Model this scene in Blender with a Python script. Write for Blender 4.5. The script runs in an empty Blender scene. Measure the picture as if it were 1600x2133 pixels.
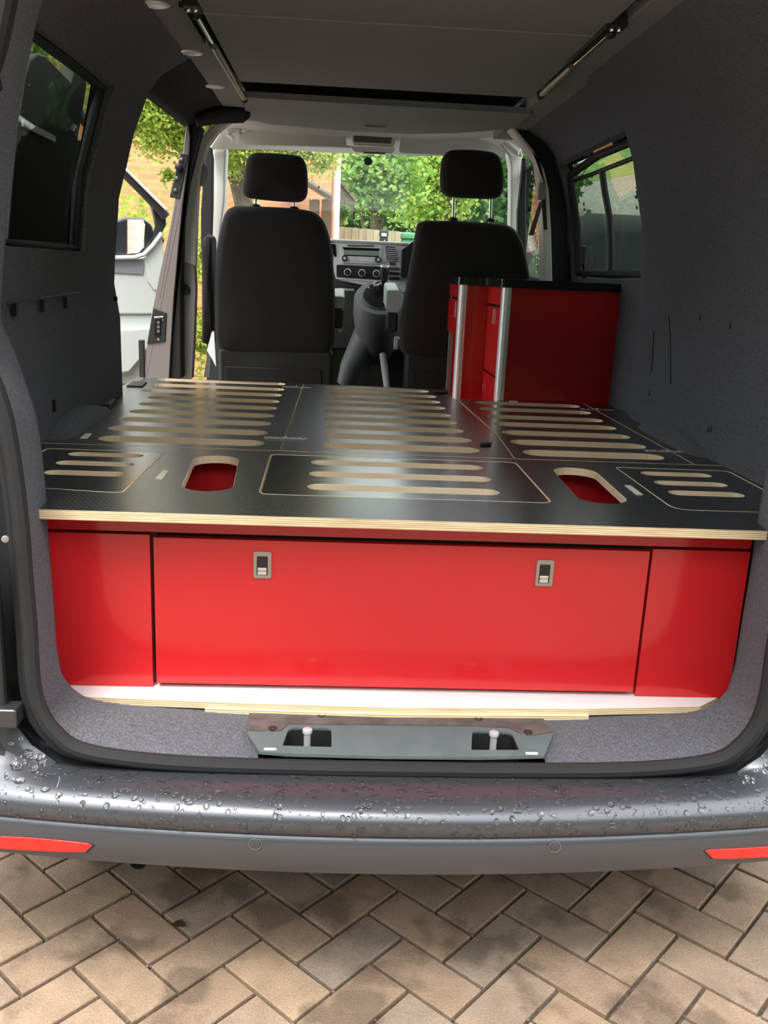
import bpy, bmesh, math, random
from mathutils import Vector, Matrix
random.seed(7)
SC = bpy.context.scene
COL = SC.collection
PI = math.pi

# ------------------------------------------------------------------ camera
FPX, PITCH, ROLL, YAW, CAMZ = 1890.0, .25754, .04432, .05585, 1.363
_cp, _sp, _cy, _sy = math.cos(PITCH), math.sin(PITCH), math.cos(YAW), math.sin(YAW)
FWD = Vector((_sy * _cp, _cy * _cp, -_sp))
_r0 = Vector((_cy, -_sy, 0)); _u0 = _r0.cross(FWD)
RGT = _r0 * math.cos(ROLL) + _u0 * math.sin(ROLL)
UPV = _u0 * math.cos(ROLL) - _r0 * math.sin(ROLL)
CAMP = Vector((0, 0, CAMZ))
cam_d = bpy.data.cameras.new('camera'); cam = bpy.data.objects.new('camera', cam_d); COL.objects.link(cam)
cam.matrix_world = Matrix(((RGT.x, UPV.x, -FWD.x, 0), (RGT.y, UPV.y, -FWD.y, 0), (RGT.z, UPV.z, -FWD.z, CAMZ), (0, 0, 0, 1)))
cam_d.sensor_fit = 'VERTICAL'; cam_d.sensor_height = 24.0; cam_d.sensor_width = 18.0
cam_d.lens = FPX * 24.0 / 2133.0; cam_d.clip_start = .05; cam_d.clip_end = 500
SC.camera = cam

# ------------------------------------------------------------------ sky, sun, exposure
W = bpy.data.worlds.new('overcast_sky'); SC.world = W; W.use_nodes = True
nt = W.node_tree; nt.nodes.clear()
wo = nt.nodes.new('ShaderNodeOutputWorld'); bg = nt.nodes.new('ShaderNodeBackground')
tc = nt.nodes.new('ShaderNodeTexCoord'); sx = nt.nodes.new('ShaderNodeSeparateXYZ')
rp = nt.nodes.new('ShaderNodeValToRGB')
rp.color_ramp.elements[0].position = 0.0; rp.color_ramp.elements[0].color = (.62, .66, .70, 1)
rp.color_ramp.elements[1].position = 1.0; rp.color_ramp.elements[1].color = (1.0, 1.0, 1.0, 1)
nt.links.new(tc.outputs['Generated'], sx.inputs[0]); nt.links.new(sx.outputs['Z'], rp.inputs[0])
nt.links.new(rp.outputs[0], bg.inputs[0]); nt.links.new(bg.outputs[0], wo.inputs[0])
bg.inputs[1].default_value = 1.6
sun_d = bpy.data.lights.new('sun', 'SUN'); sun_d.energy = 2.2; sun_d.angle = math.radians(25); sun_d.color = (1, .96, .9)
sun = bpy.data.objects.new('sun', sun_d); COL.objects.link(sun)
sun.rotation_euler = (math.radians(24), math.radians(-12), 0)      # soft light from high up behind the camera
SC.view_settings.view_transform = 'Standard'; SC.view_settings.look = 'None'
SC.view_settings.gamma = 1; SC.view_settings.use_curve_mapping = False
SC.view_settings.exposure = 1.5
SC.cycles.use_denoising = True
SC.cycles.max_bounces = 10; SC.cycles.diffuse_bounces = 5; SC.cycles.glossy_bounces = 5
SC.cycles.transmission_bounces = 6; SC.cycles.transparent_max_bounces = 12
SC.cycles.sample_clamp_indirect = 6

# ------------------------------------------------------------------ measuring helpers: a photo point on a plane of the place
def _ray(px, py): return FWD + RGT * ((px - 800) / FPX) - UPV * ((py - 1066.5) / FPX)
def at_y(px, py, Y): d = _ray(px, py); return CAMP + d * (Y / d.y)
def at_z(px, py, Z): d = _ray(px, py); return CAMP + d * ((Z - CAMZ) / d.z)
def at_x(px, py, X): d = _ray(px, py); return CAMP + d * (X / d.x)

# ------------------------------------------------------------------ materials
def _n(nt, t, **kw):
    n = nt.nodes.new(t)
    for k, v in kw.items(): setattr(n, k, v)
    return n
def mat(name, col, rough=.5, metal=0., spec=.5, col2=None, nscale=20., ndetail=3., lo=.35, hi=.65, bump=0., bscale=200., coat=0., coat_r=.05, per_obj=0., sheen=0.):
    m = bpy.data.materials.new(name); m.use_nodes = True
    nt = m.node_tree; b = nt.nodes['Principled BSDF']
    b.inputs['Base Color'].default_value = (*col, 1); b.inputs['Roughness'].default_value = rough
    b.inputs['Metallic'].default_value = metal; b.inputs['Specular IOR Level'].default_value = spec
    b.inputs['Coat Weight'].default_value = coat; b.inputs['Coat Roughness'].default_value = coat_r
    b.inputs['Sheen Weight'].default_value = sheen
    co = _n(nt, 'ShaderNodeTexCoord')
    out = None
    if col2 is not None:
        t = _n(nt, 'ShaderNodeTexNoise'); t.inputs['Scale'].default_value = nscale; t.inputs['Detail'].default_value = ndetail
        r = _n(nt, 'ShaderNodeValToRGB'); e = r.color_ramp.elements
        e[0].position, e[0].color = lo, (*col, 1); e[1].position, e[1].color = hi, (*col2, 1)
        nt.links.new(co.outputs['Object'], t.inputs['Vector']); nt.links.new(t.outputs['Fac'], r.inputs[0])
        out = r.outputs[0]
    if per_obj:
        oi = _n(nt, 'ShaderNodeObjectInfo'); h = _n(nt, 'ShaderNodeHueSaturation')
        mr = _n(nt, 'ShaderNodeMapRange'); mr.inputs['To Min'].default_value = 1 - per_obj; mr.inputs['To Max'].default_value = 1 + per_obj
        nt.links.new(oi.outputs['Random'], mr.inputs['Value']); nt.links.new(mr.outputs[0], h.inputs['Value'])
        if out: nt.links.new(out, h.inputs['Color'])
        else: h.inputs['Color'].default_value = (*col, 1)
        out = h.outputs[0]
    if out: nt.links.new(out, b.inputs['Base Color'])
    if bump:
        t2 = _n(nt, 'ShaderNodeTexNoise'); t2.inputs['Scale'].default_value = bscale; t2.inputs['Detail'].default_value = 4
        bp = _n(nt, 'ShaderNodeBump'); bp.inputs['Strength'].default_value = bump; bp.inputs['Distance'].default_value = .004
        nt.links.new(co.outputs['Object'], t2.inputs['Vector']); nt.links.new(t2.outputs['Fac'], bp.inputs['Height'])
        nt.links.new(bp.outputs[0], b.inputs['Normal'])
    return m
def glass(name, tint, refl=1.0, ior=1.45):
    m = bpy.data.materials.new(name); m.use_nodes = True; nt = m.node_tree; nt.nodes.clear()
    o = _n(nt, 'ShaderNodeOutputMaterial'); mx = _n(nt, 'ShaderNodeMixShader'); tr = _n(nt, 'ShaderNodeBsdfTransparent')
    gl = _n(nt, 'ShaderNodeBsdfGlossy'); gl.inputs['Roughness'].default_value = .02
    lw = _n(nt, 'ShaderNodeLayerWeight'); lw.inputs['Blend'].default_value = .5
    pw = _n(nt, 'ShaderNodeMath', operation='POWER'); pw.inputs[1].default_value = 5; nt.links.new(lw.outputs['Facing'], pw.inputs[0])
    fr = _n(nt, 'ShaderNodeMath', operation='MULTIPLY_ADD'); fr.inputs[1].default_value = .9; fr.inputs[2].default_value = ((ior - 1) / (ior + 1)) ** 2; nt.links.new(pw.outputs[0], fr.inputs[0])
    tr.inputs[0].default_value = (*tint, 1); gl.inputs[0].default_value = (refl, refl, refl, 1)
    nt.links.new(fr.outputs[0], mx.inputs[0]); nt.links.new(tr.outputs[0], mx.inputs[1]); nt.links.new(gl.outputs[0], mx.inputs[2])
    nt.links.new(mx.outputs[0], o.inputs[0]); return m
def leafmat(name, c1, c2):
    m = bpy.data.materials.new(name); m.use_nodes = True; nt = m.node_tree; nt.nodes.clear()
    o = _n(nt, 'ShaderNodeOutputMaterial'); mx = _n(nt, 'ShaderNodeMixShader'); mx.inputs[0].default_value = .45
    d = _n(nt, 'ShaderNodeBsdfDiffuse'); t = _n(nt, 'ShaderNodeBsdfTranslucent')
    co = _n(nt, 'ShaderNodeTexCoord'); no = _n(nt, 'ShaderNodeTexNoise'); no.inputs['Scale'].default_value = 2.2; no.inputs['Detail'].default_value = 4
    r = _n(nt, 'ShaderNodeValToRGB'); e = r.color_ramp.elements
    e[0].position, e[0].color = .35, (*c1, 1); e[1].position, e[1].color = .65, (*c2, 1)
    nt.links.new(co.outputs['Object'], no.inputs['Vector']); nt.links.new(no.outputs['Fac'], r.inputs[0])
    nt.links.new(r.outputs[0], d.inputs[0]); nt.links.new(r.outputs[0], t.inputs[0])
    nt.links.new(d.outputs[0], mx.inputs[1]); nt.links.new(t.outputs[0], mx.inputs[2]); nt.links.new(mx.outputs[0], o.inputs[0]); return m
def layered(name, c1, c2, axis='Z', scale=255.):               # plywood edge: thin veneers one above the other
    m = mat(name, c1, .55); nt = m.node_tree; b = nt.nodes['Principled BSDF']
    g = _n(nt, 'ShaderNodeNewGeometry'); s = _n(nt, 'ShaderNodeSeparateXYZ'); nt.links.new(g.outputs['Position'], s.inputs[0])
    w = _n(nt, 'ShaderNodeMath', operation='MULTIPLY'); w.inputs[1].default_value = scale * 2 * PI / 1.0
    sn = _n(nt, 'ShaderNodeMath', operation='SINE'); nt.links.new(s.outputs[axis], w.inputs[0]); nt.links.new(w.outputs[0], sn.inputs[0])
    no = _n(nt, 'ShaderNodeTexNoise'); no.inputs['Scale'].default_value = 14; mp = _n(nt, 'ShaderNodeMapping'); mp.inputs['Scale'].default_value = (1, 1, 12)
    nt.links.new(g.outputs['Position'], mp.inputs[0]); nt.links.new(mp.outputs[0], no.inputs['Vector'])
    ad = _n(nt, 'ShaderNodeMath', operation='MULTIPLY_ADD'); ad.inputs[1].default_value = .42; ad.inputs[2].default_value = .12
    nt.links.new(sn.outputs[0], ad.inputs[0])
    a2 = _n(nt, 'ShaderNodeMath', operation='ADD'); nt.links.new(ad.outputs[0], a2.inputs[0]); nt.links.new(no.outputs['Fac'], a2.inputs[1])
    r = _n(nt, 'ShaderNodeValToRGB'); e = r.color_ramp.elements
    e[0].position, e[0].color = .25, (*c1, 1); e[1].position, e[1].color = .85, (*c2, 1)
    nt.links.new(a2.outputs[0], r.inputs[0]); nt.links.new(r.outputs[0], b.inputs['Base Color']); return m
def hexboard(name, col, rough, pitch=.0105, strength=.45):         # phenolic film with a pressed grid of small raised dots
    m = mat(name, col, rough, spec=.9, coat=.8, coat_r=.24); nt = m.node_tree; b = nt.nodes['Principled BSDF']
    g = _n(nt, 'ShaderNodeNewGeometry')
    def cell(off):
        a = _n(nt, 'ShaderNodeVectorMath', operation='ADD'); a.inputs[1].default_value = (off[0] + 50 * pitch, off[1] + 50 * pitch * 1.732, 0)
        md = _n(nt, 'ShaderNodeVectorMath', operation='MODULO'); md.inputs[1].default_value = (pitch, pitch * 1.732, 100)
        sb = _n(nt, 'ShaderNodeVectorMath', operation='SUBTRACT'); sb.inputs[1].default_value = (pitch / 2, pitch * .866, 0)
        ml = _n(nt, 'ShaderNodeVectorMath', operation='MULTIPLY'); ml.inputs[1].default_value = (1, 1, 0)
        ln = _n(nt, 'ShaderNodeVectorMath', operation='LENGTH')
        nt.links.new(g.outputs['Position'], a.inputs[0]); nt.links.new(a.outputs[0], md.inputs[0]); nt.links.new(md.outputs[0], sb.inputs[0])
        nt.links.new(sb.outputs[0], ml.inputs[0]); nt.links.new(ml.outputs[0], ln.inputs[0]); return ln.outputs['Value']
    mn = _n(nt, 'ShaderNodeMath', operation='MINIMUM'); nt.links.new(cell((0, 0)), mn.inputs[0]); nt.links.new(cell((pitch / 2, pitch * .866)), mn.inputs[1])
    mr = _n(nt, 'ShaderNodeMapRange'); mr.interpolation_type = 'SMOOTHSTEP'
    mr.inputs['From Min'].default_value = pitch * .30; mr.inputs['From Max'].default_value = pitch * .48
    mr.inputs['To Min'].default_value = 1; mr.inputs['To Max'].default_value = 0
    nt.links.new(mn.outputs[0], mr.inputs['Value'])
    bp = _n(nt, 'ShaderNodeBump'); bp.inputs['Strength'].default_value = strength; bp.inputs['Distance'].default_value = .0012
    nt.links.new(mr.outputs[0], bp.inputs['Height']); nt.links.new(bp.outputs[0], b.inputs['Normal']); return m
def brickmat(name):
    m = mat(name, (.5, .2, .1), .85); nt = m.node_tree; b = nt.nodes['Principled BSDF']
    co = _n(nt, 'ShaderNodeTexCoord'); mp = _n(nt, 'ShaderNodeMapping'); mp.inputs['Rotation'].default_value = (PI / 2, 0, 0)
    br = _n(nt, 'ShaderNodeTexBrick'); br.inputs['Scale'].default_value = 1
    br.inputs['Color1'].default_value = (.64, .27, .12, 1); br.inputs['Color2'].default_value = (.57, .225, .10, 1); br.inputs['Mortar'].default_value = (.64, .32, .17, 1)
    br.inputs['Brick Width'].default_value = .225; br.inputs['Row Height'].default_value = .075; br.inputs['Mortar Size'].default_value = .006
    nt.links.new(co.outputs['Object'], mp.inputs[0]); nt.links.new(mp.outputs[0], br.inputs['Vector']); nt.links.new(br.outputs[0], b.inputs['Base Color']); return m

M = {}
M['carpet'] = mat('carpet_lining', (.082, .084, .097), .95, spec=.1, col2=(.155, .158, .180), nscale=260, ndetail=2, lo=.40, hi=.68, bump=.9, bscale=420, sheen=.12)
M['roof_carpet'] = mat('roof_lining', (.23, .232, .235), .95, spec=.1, col2=(.29, .292, .295), nscale=300, ndetail=2, bump=.4, bscale=500)
M['dark_carpet'] = mat('dark_lining', (.03, .03, .032), .95, spec=.1, col2=(.05, .05, .054), nscale=260, bump=.6, bscale=400)
M['rubber'] = mat('black_rubber', (.022, .022, .023), .62, spec=.2)
M['black'] = mat('black_plastic', (.016, .016, .017), .5)
M['gloss_black'] = mat('gloss_black', (.01, .01, .011), .12)
M['body'] = mat('grey_metallic_paint', (.050, .053, .060), .34, metal=.55, spec=.5, coat=.8, coat_r=.10)
M['bumper'] = mat('bumper_paint', (.088, .092, .106), .37, metal=.64, coat=.45, coat_r=.2)
M['red'] = mat('red_laminate', (.62, .016, .020), .21, spec=.4, coat=.25, coat_r=.05)
M['red_in'] = mat('red_laminate_inner', (.62, .02, .025), .35)
M['board'] = hexboard('black_film_ply', (.018, .018, .019), .31)
M['lid'] = mat('black_smooth_film', (.014, .014, .015), .26, spec=.9, coat=.8, coat_r=.2)
M['ply'] = layered('birch_ply_edge', (.55, .35, .17), (.92, .76, .50))
M['ply_pale'] = mat('birch_ply_face', (.86, .67, .43), .6, col2=(.92, .75, .52), nscale=12)
M['white_floor'] = mat('white_floor_laminate', (.86, .85, .84), .38, col2=(.90, .90, .89), nscale=9)
M['alu'] = mat('brushed_aluminium', (.80, .80, .80), .32, metal=.35, col2=(.88, .88, .88), nscale=60)
M['steel'] = mat('bright_steel', (.72, .72, .72), .22, metal=1)
M['hinge'] = mat('zinc_hinge', (.62, .63, .64), .35, metal=.45)
M['cream'] = mat('cream_render', (.66, .58, .44), .85)
M['nickel'] = mat('satin_nickel', (.40, .36, .33), .38, metal=.7)
M['worktop'] = mat('black_worktop', (.012, .012, .013), .16)
M['seat'] = mat('black_seat_cloth', (.020, .018, .018), .92, spec=.2, col2=(.030, .027, .027), nscale=500, bump=.5, bscale=700, sheen=.1)
M['seat_plastic'] = mat('dark_seat_plastic', (.018, .018, .019), .55)
M['grey_trim'] = mat('light_grey_trim', (.66, .66, .63), .7, spec=.3)
M['visor'] = mat('grey_visor_cloth', (.58, .59, .555), .8, spec=.2)
M['mauve'] = mat('grey_brown_paint', (.19, .165, .158), .35, coat=.5, coat_r=.12)
M['mauve_trim'] = mat('grey_brown_trim', (.30, .275, .262), .6)
M['dash'] = mat('silver_grey_dash', (.76, .80, .80), .36, spec=.5)
M['dash_dark'] = mat('charcoal_dash', (.085, .088, .09), .5)
M['display'] = mat('radio_display', (.28, .36, .31), .2)
M['door_card'] = mat('pale_grey_door_card', (.50, .53, .52), .6)
M['door_cloth'] = mat('slate_door_cloth', (.20, .205, .225), .8)
M['pod'] = mat('gear_pod_plastic', (.17, .18, .18), .45)
M['arm'] = mat('grey_armrest', (.42, .47, .46), .6)
M['plate'] = mat('grey_sill_plastic', (.098, .124, .128), .75, spec=.25, col2=(.118, .142, .146), nscale=18)
M['rust'] = mat('worn_brown_strip', (.075, .060, .057), .7, col2=(.125, .105, .10), nscale=30, bump=.3, bscale=80)
M['reflector'] = mat('red_reflector', (.55, .012, .008), .2, coat=.6, bump=.5, bscale=160)
M['dirt'] = mat('grit', (.10, .085, .07), .95, col2=(.20, .18, .15), nscale=80)
M['sticker'] = mat('cream_sticker', (.78, .74, .56), .6)
M['paper'] = mat('white_paper', (.85, .85, .85), .8)
M['white'] = mat('white_plastic', (.82, .82, .80), .45)
M['mirror'] = mat('mirror_silver', (.9, .9, .9), .03, metal=1)
M['strap'] = mat('grey_webbing', (.11, .11, .115), .8)
M['glass'] = glass('clear_glass', (.93, .96, .94))
M['glass_door'] = glass('door_glass', (.62, .72, .68))
M['glass_tint'] = glass('privacy_glass', (.20, .23, .20), .8)
M['water'] = mat('water_drop', (1, 1, 1), .0, spec=.5); M['water'].node_tree.nodes['Principled BSDF'].inputs['Transmission Weight'].default_value = 1; M['water'].node_tree.nodes['Principled BSDF'].inputs['IOR'].default_value = 1.33
M['brick'] = brickmat('orange_brick')
M['bark'] = mat('bark', (.11, .085, .06), .9, col2=(.18, .15, .11), nscale=14, bump=.6, bscale=30)
M['leaf_light'] = leafmat('light_leaves', (.28, .40, .06), (.60, .68, .20))
M['leaf_mid'] = leafmat('mid_leaves', (.12, .27, .05), (.38, .56, .16))
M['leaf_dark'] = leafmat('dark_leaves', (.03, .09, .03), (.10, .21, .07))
M['grass'] = mat('grass', (.09, .20, .03), .9, col2=(.20, .34, .07), nscale=8)
M['fence'] = mat('pale_fence_wood', (.40, .35, .24), .85, col2=(.52, .47, .35), nscale=3, per_obj=.1)
M['tile'] = mat('roof_tile', (.20, .125, .10), .8, col2=(.30, .20, .17), nscale=10)
M['tile_grey'] = mat('grey_roof_tile', (.17, .155, .15), .8, col2=(.26, .23, .22), nscale=10)
M['timber'] = mat('brown_timber', (.18, .10, .055), .7)
M['bin_dark'] = mat('dark_bin', (.025, .03, .035), .45)
M['bin_green'] = mat('green_bin', (.05, .22, .09), .45)
M['gravel'] = mat('grey_gravel', (.22, .23, .20), .95, col2=(.38, .40, .34), nscale=22, bump=1, bscale=30)
M['asphalt'] = mat('asphalt', (.15, .15, .15), .9, col2=(.2, .2, .2), nscale=60)
M['car'] = mat('dark_blue_car', (.006, .009, .010), .5, spec=.15)
M['joint'] = mat('joint_sand', (.055, .043, .030), .95, col2=(.12, .095, .07), nscale=60, bump=.8, bscale=150)
def pavermat():
    m = mat('clay_paver', (.3, .2, .15), .82, spec=.3); nt = m.node_tree; b = nt.nodes['Principled BSDF']
    oi = _n(nt, 'ShaderNodeObjectInfo'); g = _n(nt, 'ShaderNodeNewGeometry')
    r = _n(nt, 'ShaderNodeValToRGB'); e = r.color_ramp.elements; r.color_ramp.interpolation = 'LINEAR'
    cs = [(.228, .160, .112), (.268, .184, .126), (.22, .176, .138), (.295, .195, .130), (.207, .161, .124), (.30, .212, .141), (.204, .142, .103)]
    e[0].position, e[0].color = 0, (*cs[0], 1); e[1].position, e[1].color = 1, (*cs[-1], 1)
    for k in range(1, len(cs) - 1):
        x = e.new(k / (len(cs) - 1)); x.color = (*cs[k], 1)
    # stains and damp patches with a shape of their own, over speckled grit
    n1 = _n(nt, 'ShaderNodeTexNoise'); n1.inputs['Scale'].default_value = 5.5; n1.inputs['Detail'].default_value = 6
    n2 = _n(nt, 'ShaderNodeTexNoise'); n2.inputs['Scale'].default_value = 230; n2.inputs['Detail'].default_value = 2
    r1 = _n(nt, 'ShaderNodeMapRange'); r1.inputs['From Min'].default_value = .52; r1.inputs['From Max'].default_value = .60; r1.inputs['To Min'].default_value = 1; r1.inputs['To Max'].default_value = .58
    r2 = _n(nt, 'ShaderNodeMapRange'); r2.inputs['From Min'].default_value = .3; r2.inputs['From Max'].default_value = .7; r2.inputs['To Min'].default_value = .84; r2.inputs['To Max'].default_value = 1.16
    n3 = _n(nt, 'ShaderNodeTexNoise'); n3.inputs['Scale'].default_value = 16; n3.inputs['Detail'].default_value = 4
    r3 = _n(nt, 'ShaderNodeMapRange'); r3.inputs['From Min'].default_value = .3; r3.inputs['From Max'].default_value = .7; r3.inputs['To Min'].default_value = .85; r3.inputs['To Max'].default_value = 1.14
    nt.links.new(oi.outputs['Random'], r.inputs[0])
    for n in (n1, n2, n3): nt.links.new(g.outputs['Position'], n.inputs['Vector'])
    nt.links.new(n1.outputs['Fac'], r1.inputs['Value']); nt.links.new(n2.outputs['Fac'], r2.inputs['Value']); nt.links.new(n3.outputs['Fac'], r3.inputs['Value'])
    a = _n(nt, 'ShaderNodeMath', operation='MULTIPLY'); nt.links.new(r1.outputs[0], a.inputs[0]); nt.links.new(r2.outputs[0], a.inputs[1])
    a2 = _n(nt, 'ShaderNodeMath', operation='MULTIPLY'); nt.links.new(a.outputs[0], a2.inputs[0]); nt.links.new(r3.outputs[0], a2.inputs[1])
    h = _n(nt, 'ShaderNodeHueSaturation'); nt.links.new(r.outputs[0], h.inputs['Color']); nt.links.new(a2.outputs[0], h.inputs['Value'])
    nt.links.new(h.outputs[0], b.inputs['Base Color'])
    bp = _n(nt, 'ShaderNodeBump'); bp.inputs['Strength'].default_value = .5; bp.inputs['Distance'].default_value = .003
    nt.links.new(n2.outputs['Fac'], bp.inputs['Height']); nt.links.new(bp.outputs[0], b.inputs['Normal']); return m
M['paver'] = pavermat()

# ------------------------------------------------------------------ mesh helpers
def tag(o, label=None, cat=None, group=None, kind=None):
    if label: o['label'] = label
    if cat: o['category'] = cat
    if group: o['group'] = group
    if kind: o['kind'] = kind
    return o
def empty(name, loc, label=None, cat=None, group=None, kind=None):
    o = bpy.data.objects.new(name, None); COL.objects.link(o); o.location = loc; o.empty_display_size = .05
    return tag(o, label, cat, group, kind)
def world_of(o):
    l = Matrix.Translation(o.location) @ o.rotation_euler.to_matrix().to_4x4()
    return l if o.parent is None else world_of(o.parent) @ o.matrix_parent_inverse @ l
def place(o, parent):
    if parent is not None:
        o.parent = parent; o.matrix_parent_inverse = world_of(parent).inverted()
class MB:
    def __init__(s): s.v, s.f, s.mi, s.cur = [], [], [], 0
    def add(s, vs, fs):
        b = len(s.v); s.v += [tuple(p) for p in vs]
        for f in fs: s.f.append([b + i for i in f]); s.mi.append(s.cur)
        return s
    def box(s, a, b):
        (x0, y0, z0), (x1, y1, z1) = a, b
        return s.add([(x0, y0, z0), (x1, y0, z0), (x1, y1, z0), (x0, y1, z0), (x0, y0, z1), (x1, y0, z1), (x1, y1, z1), (x0, y1, z1)],
                     [(0, 3, 2, 1), (4, 5, 6, 7), (0, 1, 5, 4), (1, 2, 6, 5), (2, 3, 7, 6), (3, 0, 4, 7)])
    def obox(s, c, size, mat3):
        c = Vector(c); h = Vector(size) / 2; vs = []
        for z in (-1, 1):
            for x, y in ((-1, -1), (1, -1), (1, 1), (-1, 1)): vs.append(c + mat3 @ Vector((x * h.x, y * h.y, z * h.z)))
        return s.add(vs, [(0, 3, 2, 1), (4, 5, 6, 7), (0, 1, 5, 4), (1, 2, 6, 5), (2, 3, 7, 6), (3, 0, 4, 7)])
    def prism(s, loop, off):                                        # loop: coplanar 3-D points, off: extrusion vector
        n = len(loop); off = Vector(off); L = [Vector(p) for p in loop]
        nrm = Vector((0, 0, 0))
        for i in range(n): nrm += (L[i] - L[0]).cross(L[(i + 1) % n] - L[0])
        if nrm.dot(off) > 0: L.reverse()
        vs = L + [p + off for p in L]
        return s.add(vs, [list(range(n)), [n + i for i in reversed(range(n))]] + [[(i + 1) % n, i, n + i, n + (i + 1) % n] for i in range(n)])
    def loft(s, rings, closed=True, caps=True):
        n = len(rings[0]); vs = [p for r in rings for p in r]; fs = []
        for k in range(len(rings) - 1):
            for i in range(n if closed else n - 1):
                j = (i + 1) % n; fs.append((k * n + i, k * n + j, (k + 1) * n + j, (k + 1) * n + i))
        if closed and caps:
            fs.append(list(reversed(range(n)))); fs.append([(len(rings) - 1) * n + i for i in range(n)])
        return s.add(vs, fs)
    def tube(s, path, r, n=8, caps=True, closed=False):
        P = [Vector(p) for p in path]; rings = []; up = None
        for i, p in enumerate(P):
            if closed: d = (P[(i + 1) % len(P)] - P[i - 1]).normalized()
            else: d = (P[min(i + 1, len(P) - 1)] - P[max(i - 1, 0)]).normalized()
            if up is None: up = d.orthogonal().normalized()
            else:
                up = up - d * up.dot(d)
                up = up.normalized() if up.length > 1e-6 else d.orthogonal().normalized()
            b = d.cross(up); rr = r[i] if isinstance(r, (list, tuple)) else r
            rings.append([p + (up * math.cos(2 * PI * k / n) + b * math.sin(2 * PI * k / n)) * rr for k in range(n)])
        if closed: rings.append(rings[0]); caps = False
        return s.loft(rings, True, caps)
    def cyl(s, a, b, r, n=16, r2=None): return s.tube([a, b], [r, r if r2 is None else r2], n)
    def lathe(s, o, axis, prof, n=20):                              # prof: (distance along axis, radius)
        o = Vector(o); d = Vector(axis).normalized(); u = d.orthogonal().normalized(); b = d.cross(u)
        return s.loft([[o + d * t + (u * math.cos(2 * PI * k / n) + b * math.sin(2 * PI * k / n)) * max(r, 1e-4) for k in range(n)] for t, r in prof])
    def ball(s, c, r, n=10, m=6, sc=(1, 1, 1)):
        c = Vector(c); rings = []
        for j in range(m + 1):
            a = PI * j / m
            rings.append([c + Vector((r * sc[0] * math.sin(a) * math.cos(2 * PI * k / n), r * sc[1] * math.sin(a) * math.sin(2 * PI * k / n), r * sc[2] * math.cos(a))) for k in range(n)])
        return s.loft(rings, True, False)
    def build(s, name, mats, parent=None, smooth=False, bevel=0., seg=2, solid=0., angle=35, sub=0):
        me = bpy.data.meshes.new(name); me.from_pydata(s.v, [], s.f)
        for m in (mats if isinstance(mats, (list, tuple)) else [mats]): me.materials.append(m)
        me.polygons.foreach_set('material_index', s.mi); me.update()
        bm = bmesh.new(); bm.from_mesh(me); bmesh.ops.remove_doubles(bm, verts=bm.verts, dist=1e-5); bmesh.ops.recalc_face_normals(bm, faces=bm.faces)
        bm.to_mesh(me); bm.free()
        o = bpy.data.objects.new(name, me); COL.objects.link(o)
        if smooth or bevel:
            me.polygons.foreach_set('use_smooth', [True] * len(me.polygons)); me.set_sharp_from_angle(angle=math.radians(angle))
        if solid:
            md = o.modifiers.new('thick', 'SOLIDIFY'); md.thickness = abs(solid); md.offset = 1 if solid > 0 else -1
        if sub:
            md = o.modifiers.new('sub', 'SUBSURF'); md.levels = sub; md.render_levels = sub
        if bevel:
            md = o.modifiers.new('bev', 'BEVEL'); md.width = bevel; md.segments = seg; md.limit_method = 'ANGLE'; md.angle_limit = math.radians(35); md.harden_normals = True
        place(o, parent); return o
def rpoly(pts, r, n=5):
    """2-D polygon with rounded corners; r may be a list"""
    out = []; N = len(pts)
    for i in range(N):
        p = Vector(pts[i][:2]); a = Vector(pts[i - 1][:2]); b = Vector(pts[(i + 1) % N][:2]); rr = r[i] if isinstance(r, (list, tuple)) else r
        da, db = (a - p), (b - p); t = min(rr, da.length * .49, db.length * .49)
        if t < 1e-5: out.append((p.x, p.y)); continue
        p0, p1 = p + da.normalized() * t, p + db.normalized() * t
        for k in range(n + 1):
            u = k / n; q = p0 * (1 - u) ** 2 + p * 2 * u * (1 - u) + p1 * u * u; out.append((q.x, q.y))
    return out
def stadium(ax, ay, bx, by, w, n=8):
    a, b = Vector((ax, ay)), Vector((bx, by)); d = (b - a).normalized(); s = Vector((-d.y, d.x)); h = w / 2; a = a + d * h; b = b - d * h; out = []
    for k in range(n + 1): t = -PI / 2 + PI * k / n; out.append(b + d * math.cos(t) * h + s * math.sin(t) * h)
    for k in range(n + 1): t = PI / 2 + PI * k / n; out.append(a + d * math.cos(t) * h + s * math.sin(t) * h)
    return [(p.x, p.y) for p in out]
def shrink(poly, g):
    n = len(poly); out = []
    for i in range(n):
        p0, p1, p2 = Vector(poly[i - 1][:2]), Vector(poly[i][:2]), Vector(poly[(i + 1) % n][:2]); d1 = (p1 - p0); d2 = (p2 - p1)
        if d1.length < 1e-7: d1 = d2
        if d2.length < 1e-7: d2 = d1
        nn = (Vector((-d1.y, d1.x)).normalized() + Vector((-d2.y, d2.x)).normalized())
        nn = nn.normalized() if nn.length > 1e-6 else Vector((0, 0)); out.append(tuple(p1 + nn * g))
    return out
def area2(p): return sum(p[i - 1][0] * p[i][1] - p[i][0] * p[i - 1][1] for i in range(len(p)))
def clean(p):
    out = []
    for q in p:
        if not out or (Vector(q[:2]) - Vector(out[-1][:2])).length > 1e-4: out.append(q)
    while len(out) > 3 and (Vector(out[0][:2]) - Vector(out[-1][:2])).length < 1e-4: out.pop()
    return out
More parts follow.
